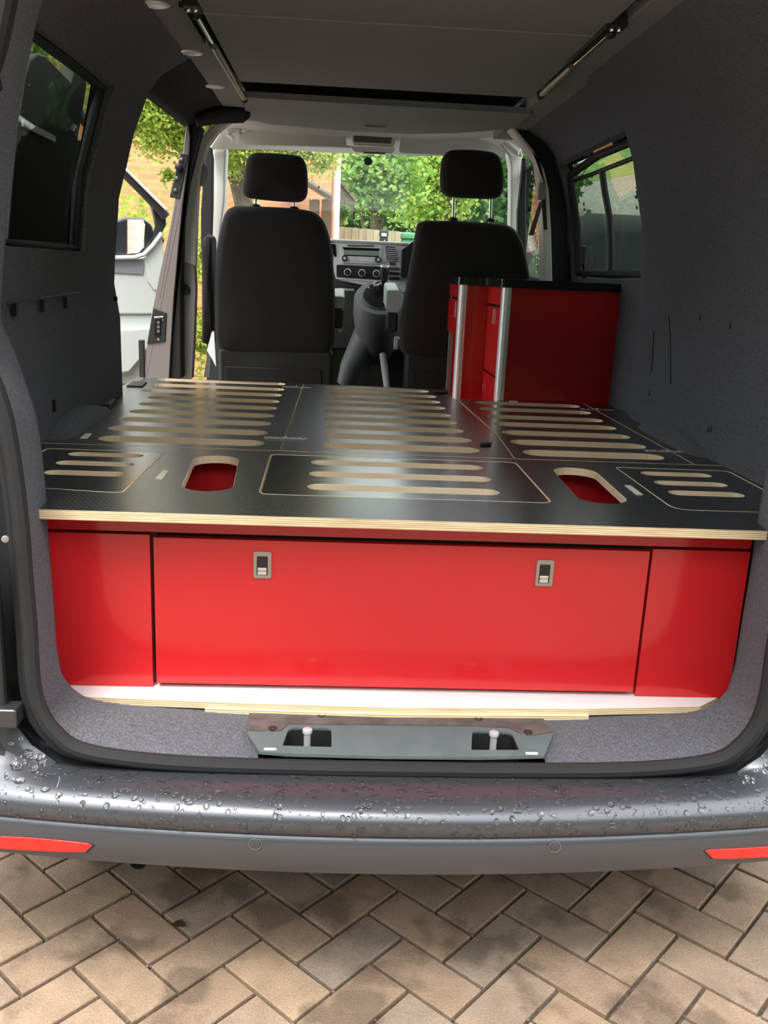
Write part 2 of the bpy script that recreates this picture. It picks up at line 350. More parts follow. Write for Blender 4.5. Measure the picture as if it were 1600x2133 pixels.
def board(name, outer, holes, z0, z1, mats, parent=None, xf=None, ch=0.):
    """flat sheet with cut-outs: face material mats[0], all cut edges mats[1]; xf maps (u, v, w) to a place; ch bares the top edges"""
    L0 = [clean(outer)] + [clean(h) for h in holes]
    L0 = [(list(reversed(p)) if (area2(p) < 0) == (k == 0) else list(p)) for k, p in enumerate(L0)]
    top = [shrink(p, ch) for p in L0] if ch else L0
    bm = bmesh.new(); loops = []
    for lp in top:
        vs = [bm.verts.new((p[0], p[1], 0)) for p in lp]; loops.append(vs)
        for i in range(len(vs)): bm.edges.new((vs[i], vs[(i + 1) % len(vs)]))
    bm.verts.index_update()
    bmesh.ops.triangle_fill(bm, use_beauty=True, use_dissolve=False, edges=bm.edges[:])
    bm.verts.index_update(); V = [v.co.copy() for v in bm.verts]; n = len(V)
    tri = []
    for f in bm.faces:
        ids = [v.index for v in f.verts]
        if f.normal.z < 0: ids.reverse()
        tri.append(ids)
    li = [[v.index for v in lp] for lp in loops]; bm.free()
    flat = [p for lp in L0 for p in lp]
    vs = [(v.x, v.y, z1) for v in V] + [(p[0], p[1], z0) for p in flat] + ([(p[0], p[1], z1 - ch * .8) for p in flat] if ch else [])
    if xf: vs = [tuple(xf(*p)) for p in vs]
    fs = tri + [[n + i for i in reversed(t)] for t in tri]; mi = [0] * (2 * len(tri))
    for q, lp in enumerate(li):
        e = 2 if q and len(mats) > 2 else 1
        for i in range(len(lp)):
            a, b = lp[i], lp[(i + 1) % len(lp)]
            if ch: fs += [[a, 2 * n + a, 2 * n + b, b], [2 * n + a, n + a, n + b, 2 * n + b]]; mi += [e, e]
            else: fs.append([a, n + a, n + b, b]); mi.append(e)
    me = bpy.data.meshes.new(name); me.from_pydata(vs, [], fs)
    for m in mats: me.materials.append(m)
    me.polygons.foreach_set('material_index', mi); me.update()
    b2 = bmesh.new(); b2.from_mesh(me); bmesh.ops.recalc_face_normals(b2, faces=b2.faces); b2.to_mesh(me); b2.free()
    o = bpy.data.objects.new(name, me); COL.objects.link(o); place(o, parent); return o
def dup(o, parent=None, mat3=None):
    c = o.copy(); COL.objects.link(c)
    if parent is not None: c.parent = parent
    for ch in list(o.children): dup(ch, c)
    return c
def lerp(a, b, t): return a + (b - a) * t
def interp(tab, z):
    if z <= tab[0][0]: return tab[0][1]
    for (a, va), (b, vb) in zip(tab, tab[1:]):
        if z <= b: t = (z - a) / (b - a); t = t * t * (3 - 2 * t) * .4 + t * .6; return lerp(va, vb, t)
    return tab[-1][1]
CX = .139                                                          # centre line of the van
# ================================================================== THE SETTING
# ------------------------------------------------------------------ driveway of block pavers in herringbone
GA, GB, GC = .006, .009, .007                                      # the drive falls very slightly to one side
def gz(x, y): return GA + GB * x + GC * (y - 1.7)
drive = empty('pavement', (0, 0, 0), 'tan and grey block paved driveway in herringbone below the rear bumper', kind='structure')
PR, PX0, PY0, PS = .776, -.497, 1.690, .105
_c, _s = math.cos(PR), math.sin(PR)
def lat(u, v): return (PX0 + (u * _c + v * _s) * PS, PY0 + (-u * _s + v * _c) * PS)
g = MB(); g.add([(-7, -5, gz(-7, -5) - .012), (7, -5, gz(7, -5) - .012), (7, 9, gz(7, 9) - .012), (-7, 9, gz(-7, 9) - .012)], [(0, 1, 2, 3)])
g.build('joint_sand', M['joint'], drive)
def paver_mesh(horizontal):
    bm = bmesh.new(); L, Wd = (2 * PS - .0078, PS - .0078)
    if not horizontal: L, Wd = Wd, L
    e = .0018; z1, z0 = .002, -.014; pts = []
    for (hx, hy, z) in ((L / 2, Wd / 2, z0), (L / 2, Wd / 2, 0), (L / 2 - e, Wd / 2 - e, z1)):
        pts.append([bm.verts.new((sx * hx, sy * hy, z)) for sx, sy in ((-1, -1), (1, -1), (1, 1), (-1, 1))])
    for a, b in zip(pts, pts[1:]):
        for i in range(4): bm.faces.new((a[i], a[(i + 1) % 4], b[(i + 1) % 4], b[i]))
    bm.faces.new(pts[-1]); me = bpy.data.meshes.new('paver'); bm.to_mesh(me); bm.free(); me.materials.append(M['paver']); return me
PM = {True: paver_mesh(True), False: paver_mesh(False)}
far = MB(); npav = 0
SLOPE = Matrix(((1, 0, 0), (0, 1, 0), (GB, GC, 1)))
for i in range(-70, 71):
    for j in range(-70, 71):
        # herringbone from the junctions of the photo: unit cells of four, one block along u and one along v
        k = (i + j) % 4
        if k == 0: hor, cu, cv = True, i + 1, j + .5               # covers (i..i+2, j..j+1)
        elif k == 2: hor, cu, cv = False, i + .5, j + 1            # covers (i..i+1, j..j+2)
        else: continue
        x, y = lat(cu, cv)
        if not (-5 < x < 5 and -3.5 < y < 7): continue
        rz = -PR
        if -1.02 < x < 1.32 and 1.12 < y < 2.62 and npav < 290:
            o = bpy.data.objects.new('paver', PM[hor]); COL.objects.link(o); o.parent = drive
            dz = random.uniform(-.0016, .0016)
            o.location = (x, y, gz(x, y) + dz)
            o.rotation_euler = (GC + random.uniform(-.004, .004), -GB + random.uniform(-.004, .004), rz + random.uniform(-.008, .008)); npav += 1
        else:
            R = Matrix.Rotation(rz, 3, 'Z'); me = PM[hor]; b = [Vector((x, y, gz(x, y))) + R @ v.co for v in me.vertices]
            far.add(b, [list(p.vertices) for p in me.polygons])
fo = far.build('paver_field', M['paver'], drive); tag(fo, kind='stuff')
gr = MB(); gr.add([(-60, -40, -.03), (60, -40, -.03), (60, 80, -.03), (-60, 80, -.03)], [(0, 1, 2, 3)])
tag(gr.build('ground', M['asphalt']), 'plain grey tarmac of the close around the driveway', kind='structure')

# ------------------------------------------------------------------ side walls of the van
HW = [(.40, .885), (1.0, .89), (1.30, .89), (1.55, .868), (1.75, .815), (1.87, .770), (1.92, .735), (1.955, .69), (1.982, .63)]
def hw(z): return interp(HW, z)
ZS = [.50, .62, .78, .918, 1.05, 1.18, 1.29, 1.36, 1.46, 1.56, 1.66, 1.76, 1.85, 1.88, 1.905, 1.93, 1.95, 1.968, 1.982]
def side_wall(sgn, y0, y1, hole, name, label, extra=lambda y, z: 0.):
    hy0, hy1, hz0, hz1 = hole
    ys = sorted(set([y0, y1, hy0, hy1] + [y0 + (y1 - y0) * k / 16 for k in range(17)]))
    zs = sorted(set(ZS + [hz0, hz1]))
    P = lambda y, z: (CX + sgn * (hw(z) + extra(y, z)), y, z)
    m = MB(); idx = {}
    for y in ys:
        for z in zs: idx[(y, z)] = len(m.v); m.v.append(P(y, z))
    for a, b in zip(ys, ys[1:]):
        for c, d in zip(zs, zs[1:]):
            my, mz = (a + b) / 2, (c + d) / 2
            if hy0 < my < hy1 and hz0 < mz < hz1: continue
            m.f.append([idx[(a, c)], idx[(b, c)], idx[(b, d)], idx[(a, d)]]); m.mi.append(0)
    # reveal of the window recess, and the end faces wrapped outwards
    dp = .045
    hzs = [z for z in zs if hz0 - 1e-6 <= z <= hz1 + 1e-6]; hys = [y for y in ys if hy0 - 1e-6 <= y <= hy1 + 1e-6]
    Q = lambda y, z, d: (CX + sgn * (hw(z) + extra(y, z) + d), y, z)
    for yy in (hy0, hy1):
        for c, d in zip(hzs, hzs[1:]): m.add([Q(yy, c, 0), Q(yy, d, 0), Q(yy, d, dp), Q(yy, c, dp)], [(0, 1, 2, 3)])
    for zz in (hz0, hz1):
        for a, b in zip(hys, hys[1:]): m.add([Q(a, zz, 0), Q(b, zz, 0), Q(b, zz, dp), Q(a, zz, dp)], [(0, 1, 2, 3)])
    for yy in (y0, y1):
        for c, d in zip(zs, zs[1:]):
            m.add([Q(yy, c, 0), Q(yy, d, 0), (CX + sgn * max(.95 - max(0, c - 1.3) * .25, hw(c) + .02), yy, c + 0), ], [])
            w0 = max(.965 - max(0, c - 1.3) * .22, hw(c) + .03); w1 = max(.965 - max(0, d - 1.3) * .22, hw(d) + .03)
            m.add([Q(yy, c, 0), Q(yy, d, 0), (CX + sgn * w1, yy, d), (CX + sgn * w0, yy, c)], [(0, 1, 2, 3)])
    # outer skin
    for a, b in zip(ys, ys[1:]):
        for c, d in zip(zs, zs[1:]):
            my, mz = (a + b) / 2, (c + d) / 2
            if hy0 < my < hy1 and hz0 < mz < hz1: continue
            w0 = max(.965 - max(0, c - 1.3) * .22, hw(c) + .03); w1 = max(.965 - max(0, d - 1.3) * .22, hw(d) + .03)
            m.cur = 1
            m.add([(CX + sgn * w0, a, c), (CX + sgn * w0, b, c), (CX + sgn * w1, b, d), (CX + sgn * w1, a, d)], [(0, 1, 2, 3)]); m.cur = 0
    o = m.build(name, [M['carpet'], M['body']], smooth=True, angle=50)
    return tag(o, label, kind='structure')
def ex_left(y, z):                                                  # the lower lining stands a little proud of the upper
    return -.016 * (1 if z < 1.285 else 0)
YW = 3.13
wl = side_wall(-1, 1.74, YW, (2.05, 2.76, 1.385, 1.83), 'wall_left', 'anthracite carpet lined van side with a dark privacy window and open sliding door beyond', ex_left)
def ex_right(y, z): return -.03 if y < 3.16 else .0
wr = side_wall(1, 1.74, 4.32, (3.17, 4.14, 1.375, 1.85), 'wall_right', 'anthracite carpet lined van side behind the red kitchen cabinet', ex_right)
# slits, seam and wheel box in the lining
for (px, py, h) in ((30, 645, .03), (88, 637, .03), (136, 630, .03), (112, 845, .03), (240, 622, .014)):
    p = at_x(px, py, CX - .872); t = MB(); t.box((p.x - .004, p.y - .006, p.z - h / 2), (p.x + .006, p.y + .006, p.z + h / 2)); t.build('lining_slit', M['black'], wl)
pts = [at_x(x, y, CX - .876) for x, y in ((4, 632), (40, 626), (80, 619), (120, 613), (158, 608))]
t = MB(); t.tube([(p.x + .012, p.y, p.z) for p in pts], .0025, 5); t.build('lining_seam', M['black'], wl)
for pl in (((1362, 690), (1360, 740), (1357, 775)), ((1393, 655), (1396, 700), (1397, 800))):
    pp = [at_x(x, y, CX + .859) for x, y in pl]; t = MB(); t.tube([(p.x, p.y, p.z) for p in pp], .0022, 5); t.build('lining_seam', M['black'], wr)
for (px, py) in ((1457, 662), (1519, 678), (1352, 820), (1474, 895), (1480, 893)):
    p = at_x(px, py, CX + .858); t = MB(); t.ball(p, .006, 6, 4, (.4, 1, 1.4)); t.build('lining_pinhole', M['black'], wr)
def arch(sgn, yc, name, parent):
    m = MB(); rings = []
    for k in range(9):
        a = PI * k / 8; yy = yc + math.cos(a) * .30; zz = .88 + math.sin(a) * .085
        rings.append([(CX + sgn * (.90), yy, .6), (CX + sgn * .90, yy, zz), (CX + sgn * .835, yy, zz - .004), (CX + sgn * .815, yy, zz - .03), (CX + sgn * .812, yy, .6)])
    m.loft(rings); return m.build(name, M['carpet'], parent, smooth=True, angle=60)
arch(-1, 2.55, 'wheel_box', wl); arch(1, 2.62, 'wheel_box', wr)

# ------------------------------------------------------------------ ceiling
ceil = empty('ceiling', (CX, 2.5, 1.98), 'grey carpet lined van roof in panels with two gas struts', kind='structure')
def slab(name, x0, x1, y0, y1, z0, z1, m='roof_carpet', bevel=.004):
    t = MB(); t.box((x0, y0, z0), (x1, y1, z1)); return t.build(name, M[m], ceil, bevel=bevel, seg=2)
LX, RX = -.405, .675                                               # slots of the two struts
slab('roof_strip', CX - .66, LX, 1.70, 4.30, 1.98, 2.02); slab('roof_strip', RX, CX + .66, 1.70, 4.46, 1.98, 2.02)
slab('roof_panel', LX + .035, RX - .035, 1.70, 2.545, 1.976, 2.0); slab('roof_panel', LX + .035, RX - .035, 2.551, 3.40, 1.974, 2.0)
slab('roof_slot', LX, RX, 1.70, 4.46, 2.035, 2.06, 'dark_carpet')
slab('roof_skin', CX - .8, CX + .8, 1.70, 5.0, 2.07, 2.10, 'body', .02)
e1 = [(LX - .02, 4.16), (at_z(560, 252, 1.98).x, at_z(560, 252, 1.98).y), (-.12, 4.33), (-.003, 4.36), (.30, 4.35), (.48, 4.26), (RX + .02, 4.05)]
fr = [(RX + .02, 3.68), (LX + .02, 3.66)]
board('roof_panel', list(reversed(e1 + fr)), [], 1.968, 1.99, (M['roof_carpet'], M['roof_carpet']), ceil)
t = MB(); t.box((LX + .035, 2.5445, 1.9735), (RX - .035, 2.5515, 1.9765)); t.build('panel_seam', mat('pale_seam', (.30, .30, .29), .7), ceil)
# rail over the sliding door opening
m = MB(); rows = []
for y in (YW - .02, 3.4, 3.7, 3.96, 4.12):
    e = (y - YW) / .9 * .02
    rows.append([(CX - .62, y, 1.982), (CX - .68, y, 1.966 + e * .4), (CX - .732, y, 1.93 + e), (CX - .764, y, 1.888 + e), (CX - .80, y, 1.884 + e), (CX - .83, y, 1.93 + e), (CX - .80, y, 2.05), (CX - .62, y, 2.06)])
m.loft(rows); m.build('door_rail', M['dark_carpet'], ceil, smooth=True, angle=50)
# padded roll along the edge above the sliding door
t = MB(); a = at_y(415, 232, 4.0); b = at_y(500, 240, 4.1)
t.tube([(CX - .74, 3.93, 1.915), (CX - .66, 3.96, 1.945), (CX - .56, 3.98, 1.955), (LX + .0, 4.0, 1.962)], [.022, .032, .03, .018], 12)
t.build('roof_bolster', M['dark_carpet'], ceil, smooth=True)
# ------------------------------------------------------------------ load floor
fl = empty('floor', (CX, 2.6, .535), 'white faced plywood van floor with a bare wooden front edge', kind='structure')
cs = [(-.53, 1.76), (-.525, 1.697), (-.487, 1.651), (-.193, 1.637), (.108, 1.629), (.495, 1.638), (.757, 1.659), (.813, 1.703), (.815, 1.76)]
board('floor_panel', cs + [(CX + .86, 1.80), (CX + .86, 3.85), (CX - .86, 3.85), (CX - .86, 1.80)][0:4], [], .520, .535, (M['white_floor'], M['ply']), fl)
t = MB(); t.box((CX - .84, 1.69, .40), (CX + .84, 5.6, .515)); t.build('underbody', M['black'], fl)
# a wider strip of ply under the middle of the edge
t = MB(); t.prism([(at_z(430, 1468, .52).x, 1.634, .511), (.108, 1.622, .511), (.52, 1.632, .511), (.52, 1.66, .511), (.108, 1.65, .511), (-.235, 1.66, .511)], (0, 0, .012)); t.build('floor_edging', M['ply'], fl)

m = MB()
for s in (-1, 1): m.box((CX + s * .945 - .02, 1.78, .17), (CX + s * .945 + .02, 3.1, .52)); m.box((CX + s * .945 - .02, 3.1, .17), (CX + s * .945 + .02, 5.6, .50))
m.box((CX - .62, 2.2, .20), (CX + .62, 5.5, .40)); m.box((CX - .52, 1.64, .25), (CX + .52, 2.2, .40))  # unseen underbody blocks, added to darken the paving below the bumper
for s in (-1, 1): m.box((CX + s * .78 - .16, 2.12, .06), (CX + s * .78 + .16, 2.14, .45)); m.box((CX + s * .965 - .02, 1.5, .26), (CX + s * .965 + .02, 1.8, .52))  # unseen flaps and corner pieces, added to keep side light out
m.build('skirt_and_shade_blocks', M['body'], fl, bevel=.01)
# ------------------------------------------------------------------ rear opening: carpet lip, seal, gutter
IN = [(1.93, .44), (1.90, .545), (1.85, .605), (1.777, .650), (1.687, .675), (1.61, .692), (1.51, .706), (1.39, .724), (1.308, .733), (1.25, .735), (1.205, .716), (1.144, .696), (1.093, .681), (1.024, .672), (.954, .667), (.892, .665), (.838, .663), (.746, .658), (.634, .653), (.597, .643), (.566, .616), (.541, .565), (.526, .48), (.517, .38), (.512, .268)]
SE = [(1.955, .47), (1.925, .575), (1.865, .63), (1.76, .654), (1.666, .678), (1.61, .70), (1.51, .722), (1.39, .742), (1.308, .746), (1.25, .742), (1.205, .722), (1.159, .700), (1.10, .684), (1.03, .674), (.96, .667), (.892, .663), (.838, .661), (.746, .656), (.646, .653), (.590, .640), (.550, .613), (.523, .575), (.507, .49), (.499, .38), (.496, .262)]
def smooth_tab(T, m=4):
    out = []; n = len(T)
    for i in range(n - 1):
        a, b, c, d = [Vector(T[max(0, min(n - 1, k))]) for k in (i - 1, i, i + 1, i + 2)]
        for k in range(m):
            t = k / m; out.append(tuple(.5 * (2 * b + (c - a) * t + (2 * a - 5 * b + 4 * c - d) * t * t + (3 * b - a - 3 * c + d) * t ** 3)))
    return out + [T[-1]]
IN, SE = smooth_tab(IN), smooth_tab(SE)
def lipy(z): return 1.6 + .08 * (z - .5)
def sealy(z): return 1.47 + .08 * (z - .5)
def inner(p):                                                       # the lip's inner edge lies just behind the edge of the bed board
    v = Vector(p); s = 1 + .036 * min(1, max(0, (v.z - .56) / .12)); return tuple(CAMP + (v - CAMP) * s)
def path(tab, yf, dx=0., dy=0., dz=0.):
    L = [(CX - h - dx, yf(z) + dy, z + dz) for z, h in tab]; Rr = [(CX + h + dx, yf(z) + dy, z + dz) for z, h in reversed(tab)]
    return L + Rr
rear = empty('trim_1', (CX, 1.55, .5), 'blue grey carpeted lip all round the open tailgate aperture', kind='structure')
m = MB()
for sgn in (-1, 1):
    n = len(IN); cut = slice(0, n) if sgn < 0 else slice(n, 2 * n)
    inn = [inner(q) for q in path(IN, lipy)][cut]; sea = path(SE, sealy, .004, .002, -.006)[cut]; tab = IN if sgn < 0 else list(reversed(IN))
    mid = [tuple(Vector(a) * .5 + Vector(b) * .5) for a, b in zip(inn, sea)]; mid2 = [tuple(Vector(a) * .88 + Vector(b) * .12) for a, b in zip(inn, sea)]
    back = [(CX + sgn * max(abs(q[0] - CX) + .02, hw(z) - .02), 1.80, q[2]) if z > .64 else (q[0], max(q[1] + .035, 1.675) if z < .56 else q[1] + .035, .513) for q, (z, h) in zip(inn, tab)]
    m.loft([sea, mid, mid2, inn, back], closed=False)
m.build('carpet_lip', M['carpet'], rear, smooth=True, angle=60)
SEC = SE + [(.4945, .12)]
m = MB(); m.tube(path(SEC, sealy, .004, -.002), .0145, 10); m.tube(path(SEC, sealy, .022, .010, -.012), .010, 8)
o = m.build('door_seal', M['rubber'], rear, smooth=True)
# gutter and body corner outside the seal
g1 = path(SEC, sealy, .014, .015); g2 = [(x + (-.05 if x < CX else .05) * (1 if abs(x - CX) > .4 else abs(x - CX) / .4), y + .03, z - (.03 if z < .6 else 0)) for x, y, z in g1]
g3 = [(x + (-.028 if x < CX else .028) * (1 if abs(x - CX) > .4 else abs(x - CX) / .4), y - .055, z - (.012 if z < .6 else 0)) for x, y, z in g2]
g4 = [(CX + (-1 if x < CX else 1) * max(abs(x - CX), .955 - max(0, z - 1.3) * .22) if z > .56 else x, y + (.08 if z > .56 else .0), z - (0 if z > .56 else .06)) for x, y, z in g3]
m = MB(); m.loft([g1, g2, g3], closed=False); m.build('tailgate_gutter', M['body'], rear, smooth=True, angle=40)
m = MB(); m.loft([g3, g4], closed=False); m.build('body_corner', M['body'], rear, smooth=True, angle=40)
# lamp-cluster step and screw at the body corner
p = at_y(12, 1122, 1.46); m = MB(); m.lathe((p.x, p.y, p.z), (0, -1, 0), [(0, .006), (.004, .006), (.005, .004), (.005, 0)], 14); m.build('corner_screw', M['nickel'], rear, smooth=True)
m = MB(); a = at_y(-60, 1140, 1.45); b = at_y(33, 1480, 1.45); m.box((a.x - .2, 1.455, b.z), (b.x - .02, 1.475, a.z)); m.build('corner_plate', M['black'], rear, bevel=.006)
m = MB(); a = at_y(-60, 1478, 1.44); b = at_y(36, 1520, 1.44); m.box((a.x - .15, 1.44, b.z), (b.x, 1.48, a.z)); m.build('corner_step', M['body'], rear, bevel=.006)

# sill cover with the two striker pockets
sill = empty('latch_panel', (CX, 1.55, .51), 'grey plastic sill cover with two dark striker pockets in the tailgate opening', 'sill cover')
zs_ = .5145
A2 = lambda px, py, z=zs_: (at_z(px, py, z).x, at_z(px, py, z).y)
out = [A2(520, 1478), A2(830, 1480), A2(1126, 1491), A2(1153, 1528), A2(1134, 1574), A2(1000, 1577), A2(800, 1575), A2(600, 1570), A2(540, 1565), A2(516, 1528)]
pk = [rpoly([A2(602, 1515), A2(690, 1517), A2(691, 1556), A2(588, 1553)], [.016, .010, .004, .004], 4), rpoly([A2(984, 1522), A2(1066, 1525), A2(1082, 1562), A2(982, 1562)], [.010, .016, .004, .004], 4)]
board('cover', list(reversed(out)), [list(reversed(h)) for h in pk], zs_ - .006, zs_, (M['plate'], M['plate']), sill)
st = [A2(520, 1479), A2(830, 1481), A2(1126, 1491), A2(1151, 1526), A2(1106, 1533), A2(1082, 1527), A2(1060, 1517), A2(985, 1513), A2(700, 1510), A2(600, 1509), A2(585, 1523), A2(518, 1523)]
board('worn_strip', list(reversed(st)), [], zs_ + .0002, zs_ + .0022, (M['rust'], M['rust']), sill)
for h in pk:
    m = MB(); n = len(h); m.loft([[(x, y, zs_ - .004) for x, y in h], [(x, y, zs_ - .05) for x, y in h]], True, False); m.add([(x, y, zs_ - .05) for x, y in h], [list(range(n))])
    m.build('pocket', M['black'], sill)
for px in (640, 1028):
    p = at_z(px, 1537 if px < 800 else 1543, zs_); m = MB(); m.lathe((p.x, p.y, zs_ - .05), (0, 0, 1), [(0, .0065), (.060, .0065), (.062, .0095), (.068, .009), (.070, .006), (.070, 0)], 14)
    m.build('striker_pin', M['hinge'], sill, smooth=True)
for px, py in ((568, 1519), (1100, 1527), (670, 1492), (997, 1499)):
    p = at_z(px, py, zs_); m = MB(); m.lathe((p.x, p.y, zs_), (0, 0, 1), [(0, .009), (.003, .0085), (.0032, .004), (.001, 0)], 12); m.build('screw', M['black'], sill, smooth=True)
for px, py in ((565, 1561), (1110, 1570)):
    p = at_z(px, py, zs_); m = MB(); m.box((p.x - .014, p.y - .003, zs_ - .004), (p.x + .010, p.y + .003, zs_ + .003)); m.build('clip', M['white'], sill, bevel=.003)

# ------------------------------------------------------------------ bumper
def by(x): d = x - CX; return .105 * d * d + .06 * max(0, abs(d) - .7) ** 1.5
BP = [(1.50, .470), (1.475, .4845), (1.45, .4865), (1.42, .4875), (1.395, .4865), (1.375, .483), (1.361, .477), (1.351, .4685), (1.346, .458), (1.345, .447), (1.348, .437), (1.354, .4305), (1.357, .4285), (1.354, .4265), (1.350, .415), (1.349, .395), (1.351, .372), (1.357, .356), (1.365, .352), (1.45, .352)]
bump = empty('rear_bumper', (CX, 1.40, .36), 'dark grey metallic rear bumper beaded with rain drops above the driveway', 'bumper')
def bpt(x, k, f=0.):
    y, z = BP[k]
    if f: y2, z2 = BP[k + 1]; y, z = lerp(y, y2, f), lerp(z, z2, f)
    d = abs(x - CX); up = min(.13, .085 * (max(0, d - .60) / .10) ** 2) * (1, 1, .62, .30, .12, .04)[k] if k < 6 else 0
    return Vector((x, y + by(x) * (1 if k > 2 else .55 if k == 2 else .2), z + up))
m = MB(); xs = [CX - 1.0 + 2.0 * k / 48 for k in range(49)]
m.loft([[bpt(x, k) for k in range(len(BP))] for x in xs], closed=False); m.build('bumper_skin', M['bumper'], bump, smooth=True, angle=40)
def on_low(x, z, off): return Vector((x, 1.350 + by(x) - off, z))
for (pts, tip) in ((((-30, 1740), (60, 1744), (130, 1750), (183, 1756), (193, 1761), (178, 1775), (120, 1774), (40, 1770), (-30, 1765)), 0), (((1468, 1772), (1480, 1769), (1530, 1767), (1580, 1764), (1630, 1760), (1630, 1783), (1580, 1786), (1520, 1789), (1484, 1788)), 1)):
    front, rearp = [], []
    for px, py in pts:
        q = at_y(px, py, 1.35 + by(at_y(px, py, 1.39).x)); q = at_y(px, py, 1.349 + by(q.x)); front.append(on_low(q.x, q.z, .003)); rearp.append(on_low(q.x, q.z, -.006))
    m = MB(); n = len(front); m.add(front + rearp, [list(range(n))] + [[i, (i + 1) % n, n + (i + 1) % n, n + i] for i in range(n)]); m.build('reflector', M['reflector'], bump, bevel=.0015)
    fr2 = []; c = sum(front, Vector()) / n
    for p in front: q = c + (p - c) * 1.06; fr2.append(on_low(q.x, q.z, .001))
    m = MB(); m.add(fr2, [list(range(n))]); m.build('reflector_bed', M['black'], bump)
for px, py in ((532, 1757), (1155, 1763)):
    q = at_y(px, py, 1.349 + by(at_y(px, py, 1.36).x)); q.y -= .0015; m = MB(); m.lathe((q.x, q.y + .004, q.z), (0, -1, 0), [(0, .0095), (.0035, .0093), (.005, .0085), (.0055, .006), (.0055, 0)], 20); m.build('parking_sensor', M['bumper'], bump, smooth=True, angle=30)
    ring = [(q.x + math.cos(2 * PI * k / 24) * .0105, q.y - .0005, q.z + math.sin(2 * PI * k / 24) * .0105) for k in range(24)]
    m = MB(); m.tube(ring, .0006, 5, closed=True); m.build('sensor_ring', mat('sensor_edge', (.16, .16, .165), .4), bump, smooth=True)
m = MB()
for k in range(1250):
    x = random.uniform(CX - .70, CX + .70); f = random.random()
    kk = random.choice([1, 2, 2, 3, 3, 3, 4, 4, 4, 5, 5, 6, 6, 7, 8, 8, 9, 9]); q = bpt(x, kk, f); q2 = bpt(x, kk + 1); q1 = bpt(x, kk)
    r = .0017 + .0042 * random.random() ** 2.2; d = (q2 - q1).normalized(); nn = Vector((0, -1, 0)) if abs(d.z) > .9 else Vector((0, d.z, -d.y)).normalized()
    if nn.z < 0: nn = -nn
    rot = Matrix((Vector((1, 0, 0)), d, nn)).transposed(); el = random.uniform(1, 1.9) if kk < 6 else 1
    m2 = MB(); m2.ball((0, 0, 0), r, 8, 5, (el, 1.1, .55)); b = random.uniform(-.6, .6)
    rz = Matrix.Rotation(b, 3, 'Z'); m.add([q + rot @ (rz @ Vector(v)) for v in m2.v], m2.f)
o = m.build('water_drops', M['water'], bump, smooth=True, angle=180); tag(o, kind='stuff')
# long thin scratch on the painted top
m = MB(); a, b, c = at_z(122, 1601, .487), at_z(124, 1622, .487), at_z(119, 1640, .487); m.tube([a, b, c], .0004, 5); m.build('scratch', M['alu'], bump)
# tail pipe below
ex = MB(); p = at_y(288, 1793, 1.50); p.y += .03
ex.lathe((p.x, p.y - .03, p.z), (0, 1, 0), [(0.05, .0145), (.0, .0150), (-.003, .0165), (0, .018), (.25, .018)], 20)
tag(ex.build('exhaust_pipe', M['seat_plastic'], smooth=True, angle=50), 'short dark round tail pipe tip hanging under the rear bumper', 'exhaust')
# raised tailgate overhead
tgt = empty('tailgate', (CX, 1.62, 2.06), 'raised dark grey tailgate above the open rear of the van', 'tailgate')
m = MB(); prof = [(1.66, 2.08), (1.64, 2.03), (1.2, 2.12), (.75, 2.22), (.55, 2.30), (.56, 2.34), (.8, 2.28), (1.25, 2.18)]
m.loft([[(x, y, z) for y, z in prof] for x in (CX - .72, CX - .3, CX + .3, CX + .72)]); m.build('tailgate_shell', M['body'], tgt, smooth=True, angle=30)
m = MB(); m.loft([[(x, y, z) for y, z in ((1.5, 2.05), (1.2, 2.11), (.8, 2.2), (.81, 2.215), (1.2, 2.13), (1.5, 2.07))] for x in (CX - .6, CX + .6)]); m.build('tailgate_lining', M['dark_carpet'], tgt)
for s in (-1, 1):
    m = MB(); m.cyl((CX + s * .70, 1.60, 1.62), (CX + s * .68, 1.25, 2.10), .011, 12); m.cyl((CX + s * .69, 1.43, 1.855), (CX + s * .68, 1.25, 2.10), .006, 10); m.build('gas_spring', M['black'], tgt, smooth=True)
# ================================================================== BED AND LOCKER
ZT, ZB, YF = .918, .900, 1.63
RL = .139
lock = empty('rear_locker', (CX, 1.9, .535), 'glossy red storage locker with a drop flap and two latches under the bed', 'locker')
m = MB()
def redpanel(name, pts, y0, y1, mats, parent, r=.0):
    return board(name, rpoly(pts, r, 3) if r else pts, [], y0, y1, mats, parent, xf=lambda u, v, w: (u, w, v))
MR = (M['red'], M['red'])
YR = 1.70
x0, x1 = -.556, .832
s1, s2 = at_y(316, 1118, YR).x, at_y(1356, 1152, YR).x                 # the two upright seams
zseam = .858
zq = lambda px, py: at_y(px, py, YR).z
redpanel('top_rail', [(x0, zseam + .003), (x1, zseam + .003), (x1, .899), (x0, .899)], YR, YR + .018, MR, lock)
redpanel('side_panel', [(x0, .5355), (s1 - .004, .5355), (s1 - .004, zseam - .003), (x0, zseam - .003)], YR - .001, YR + .017, MR, lock)
redpanel('side_panel', [(s2 + .0035, .5355), (x1, .5355), (x1, zseam - .003), (s2 + .0035, zseam - .003)], YR - .001, YR + .017, MR, lock)
fp = redpanel('flap', [(s1 + .004, .546), (s2 - .0035, .546), (s2 - .0035, zseam - .007), (s1 + .004, zseam - .007)], YR - .004, YR + .014, MR, lock)
m = MB(); m.box((x0 + .002, YR + .018, .54), (x1 - .002, YR + .03, .897)); m.build('shadow_board', M['black'], lock)  # black backing puts the shade of the panel seams into colour
m = MB()
for xx in (x0, x1 - .018): m.box((xx, YR + .03, .536), (xx + .018, 2.24, .899))
m.box((x0, 2.222, .536), (x1, 2.24, .899)); m.box((x0 + .018, YR + .03, .80), (x1 - .018, 2.222, .812)); m.build('carcass', M['red_in'], lock)
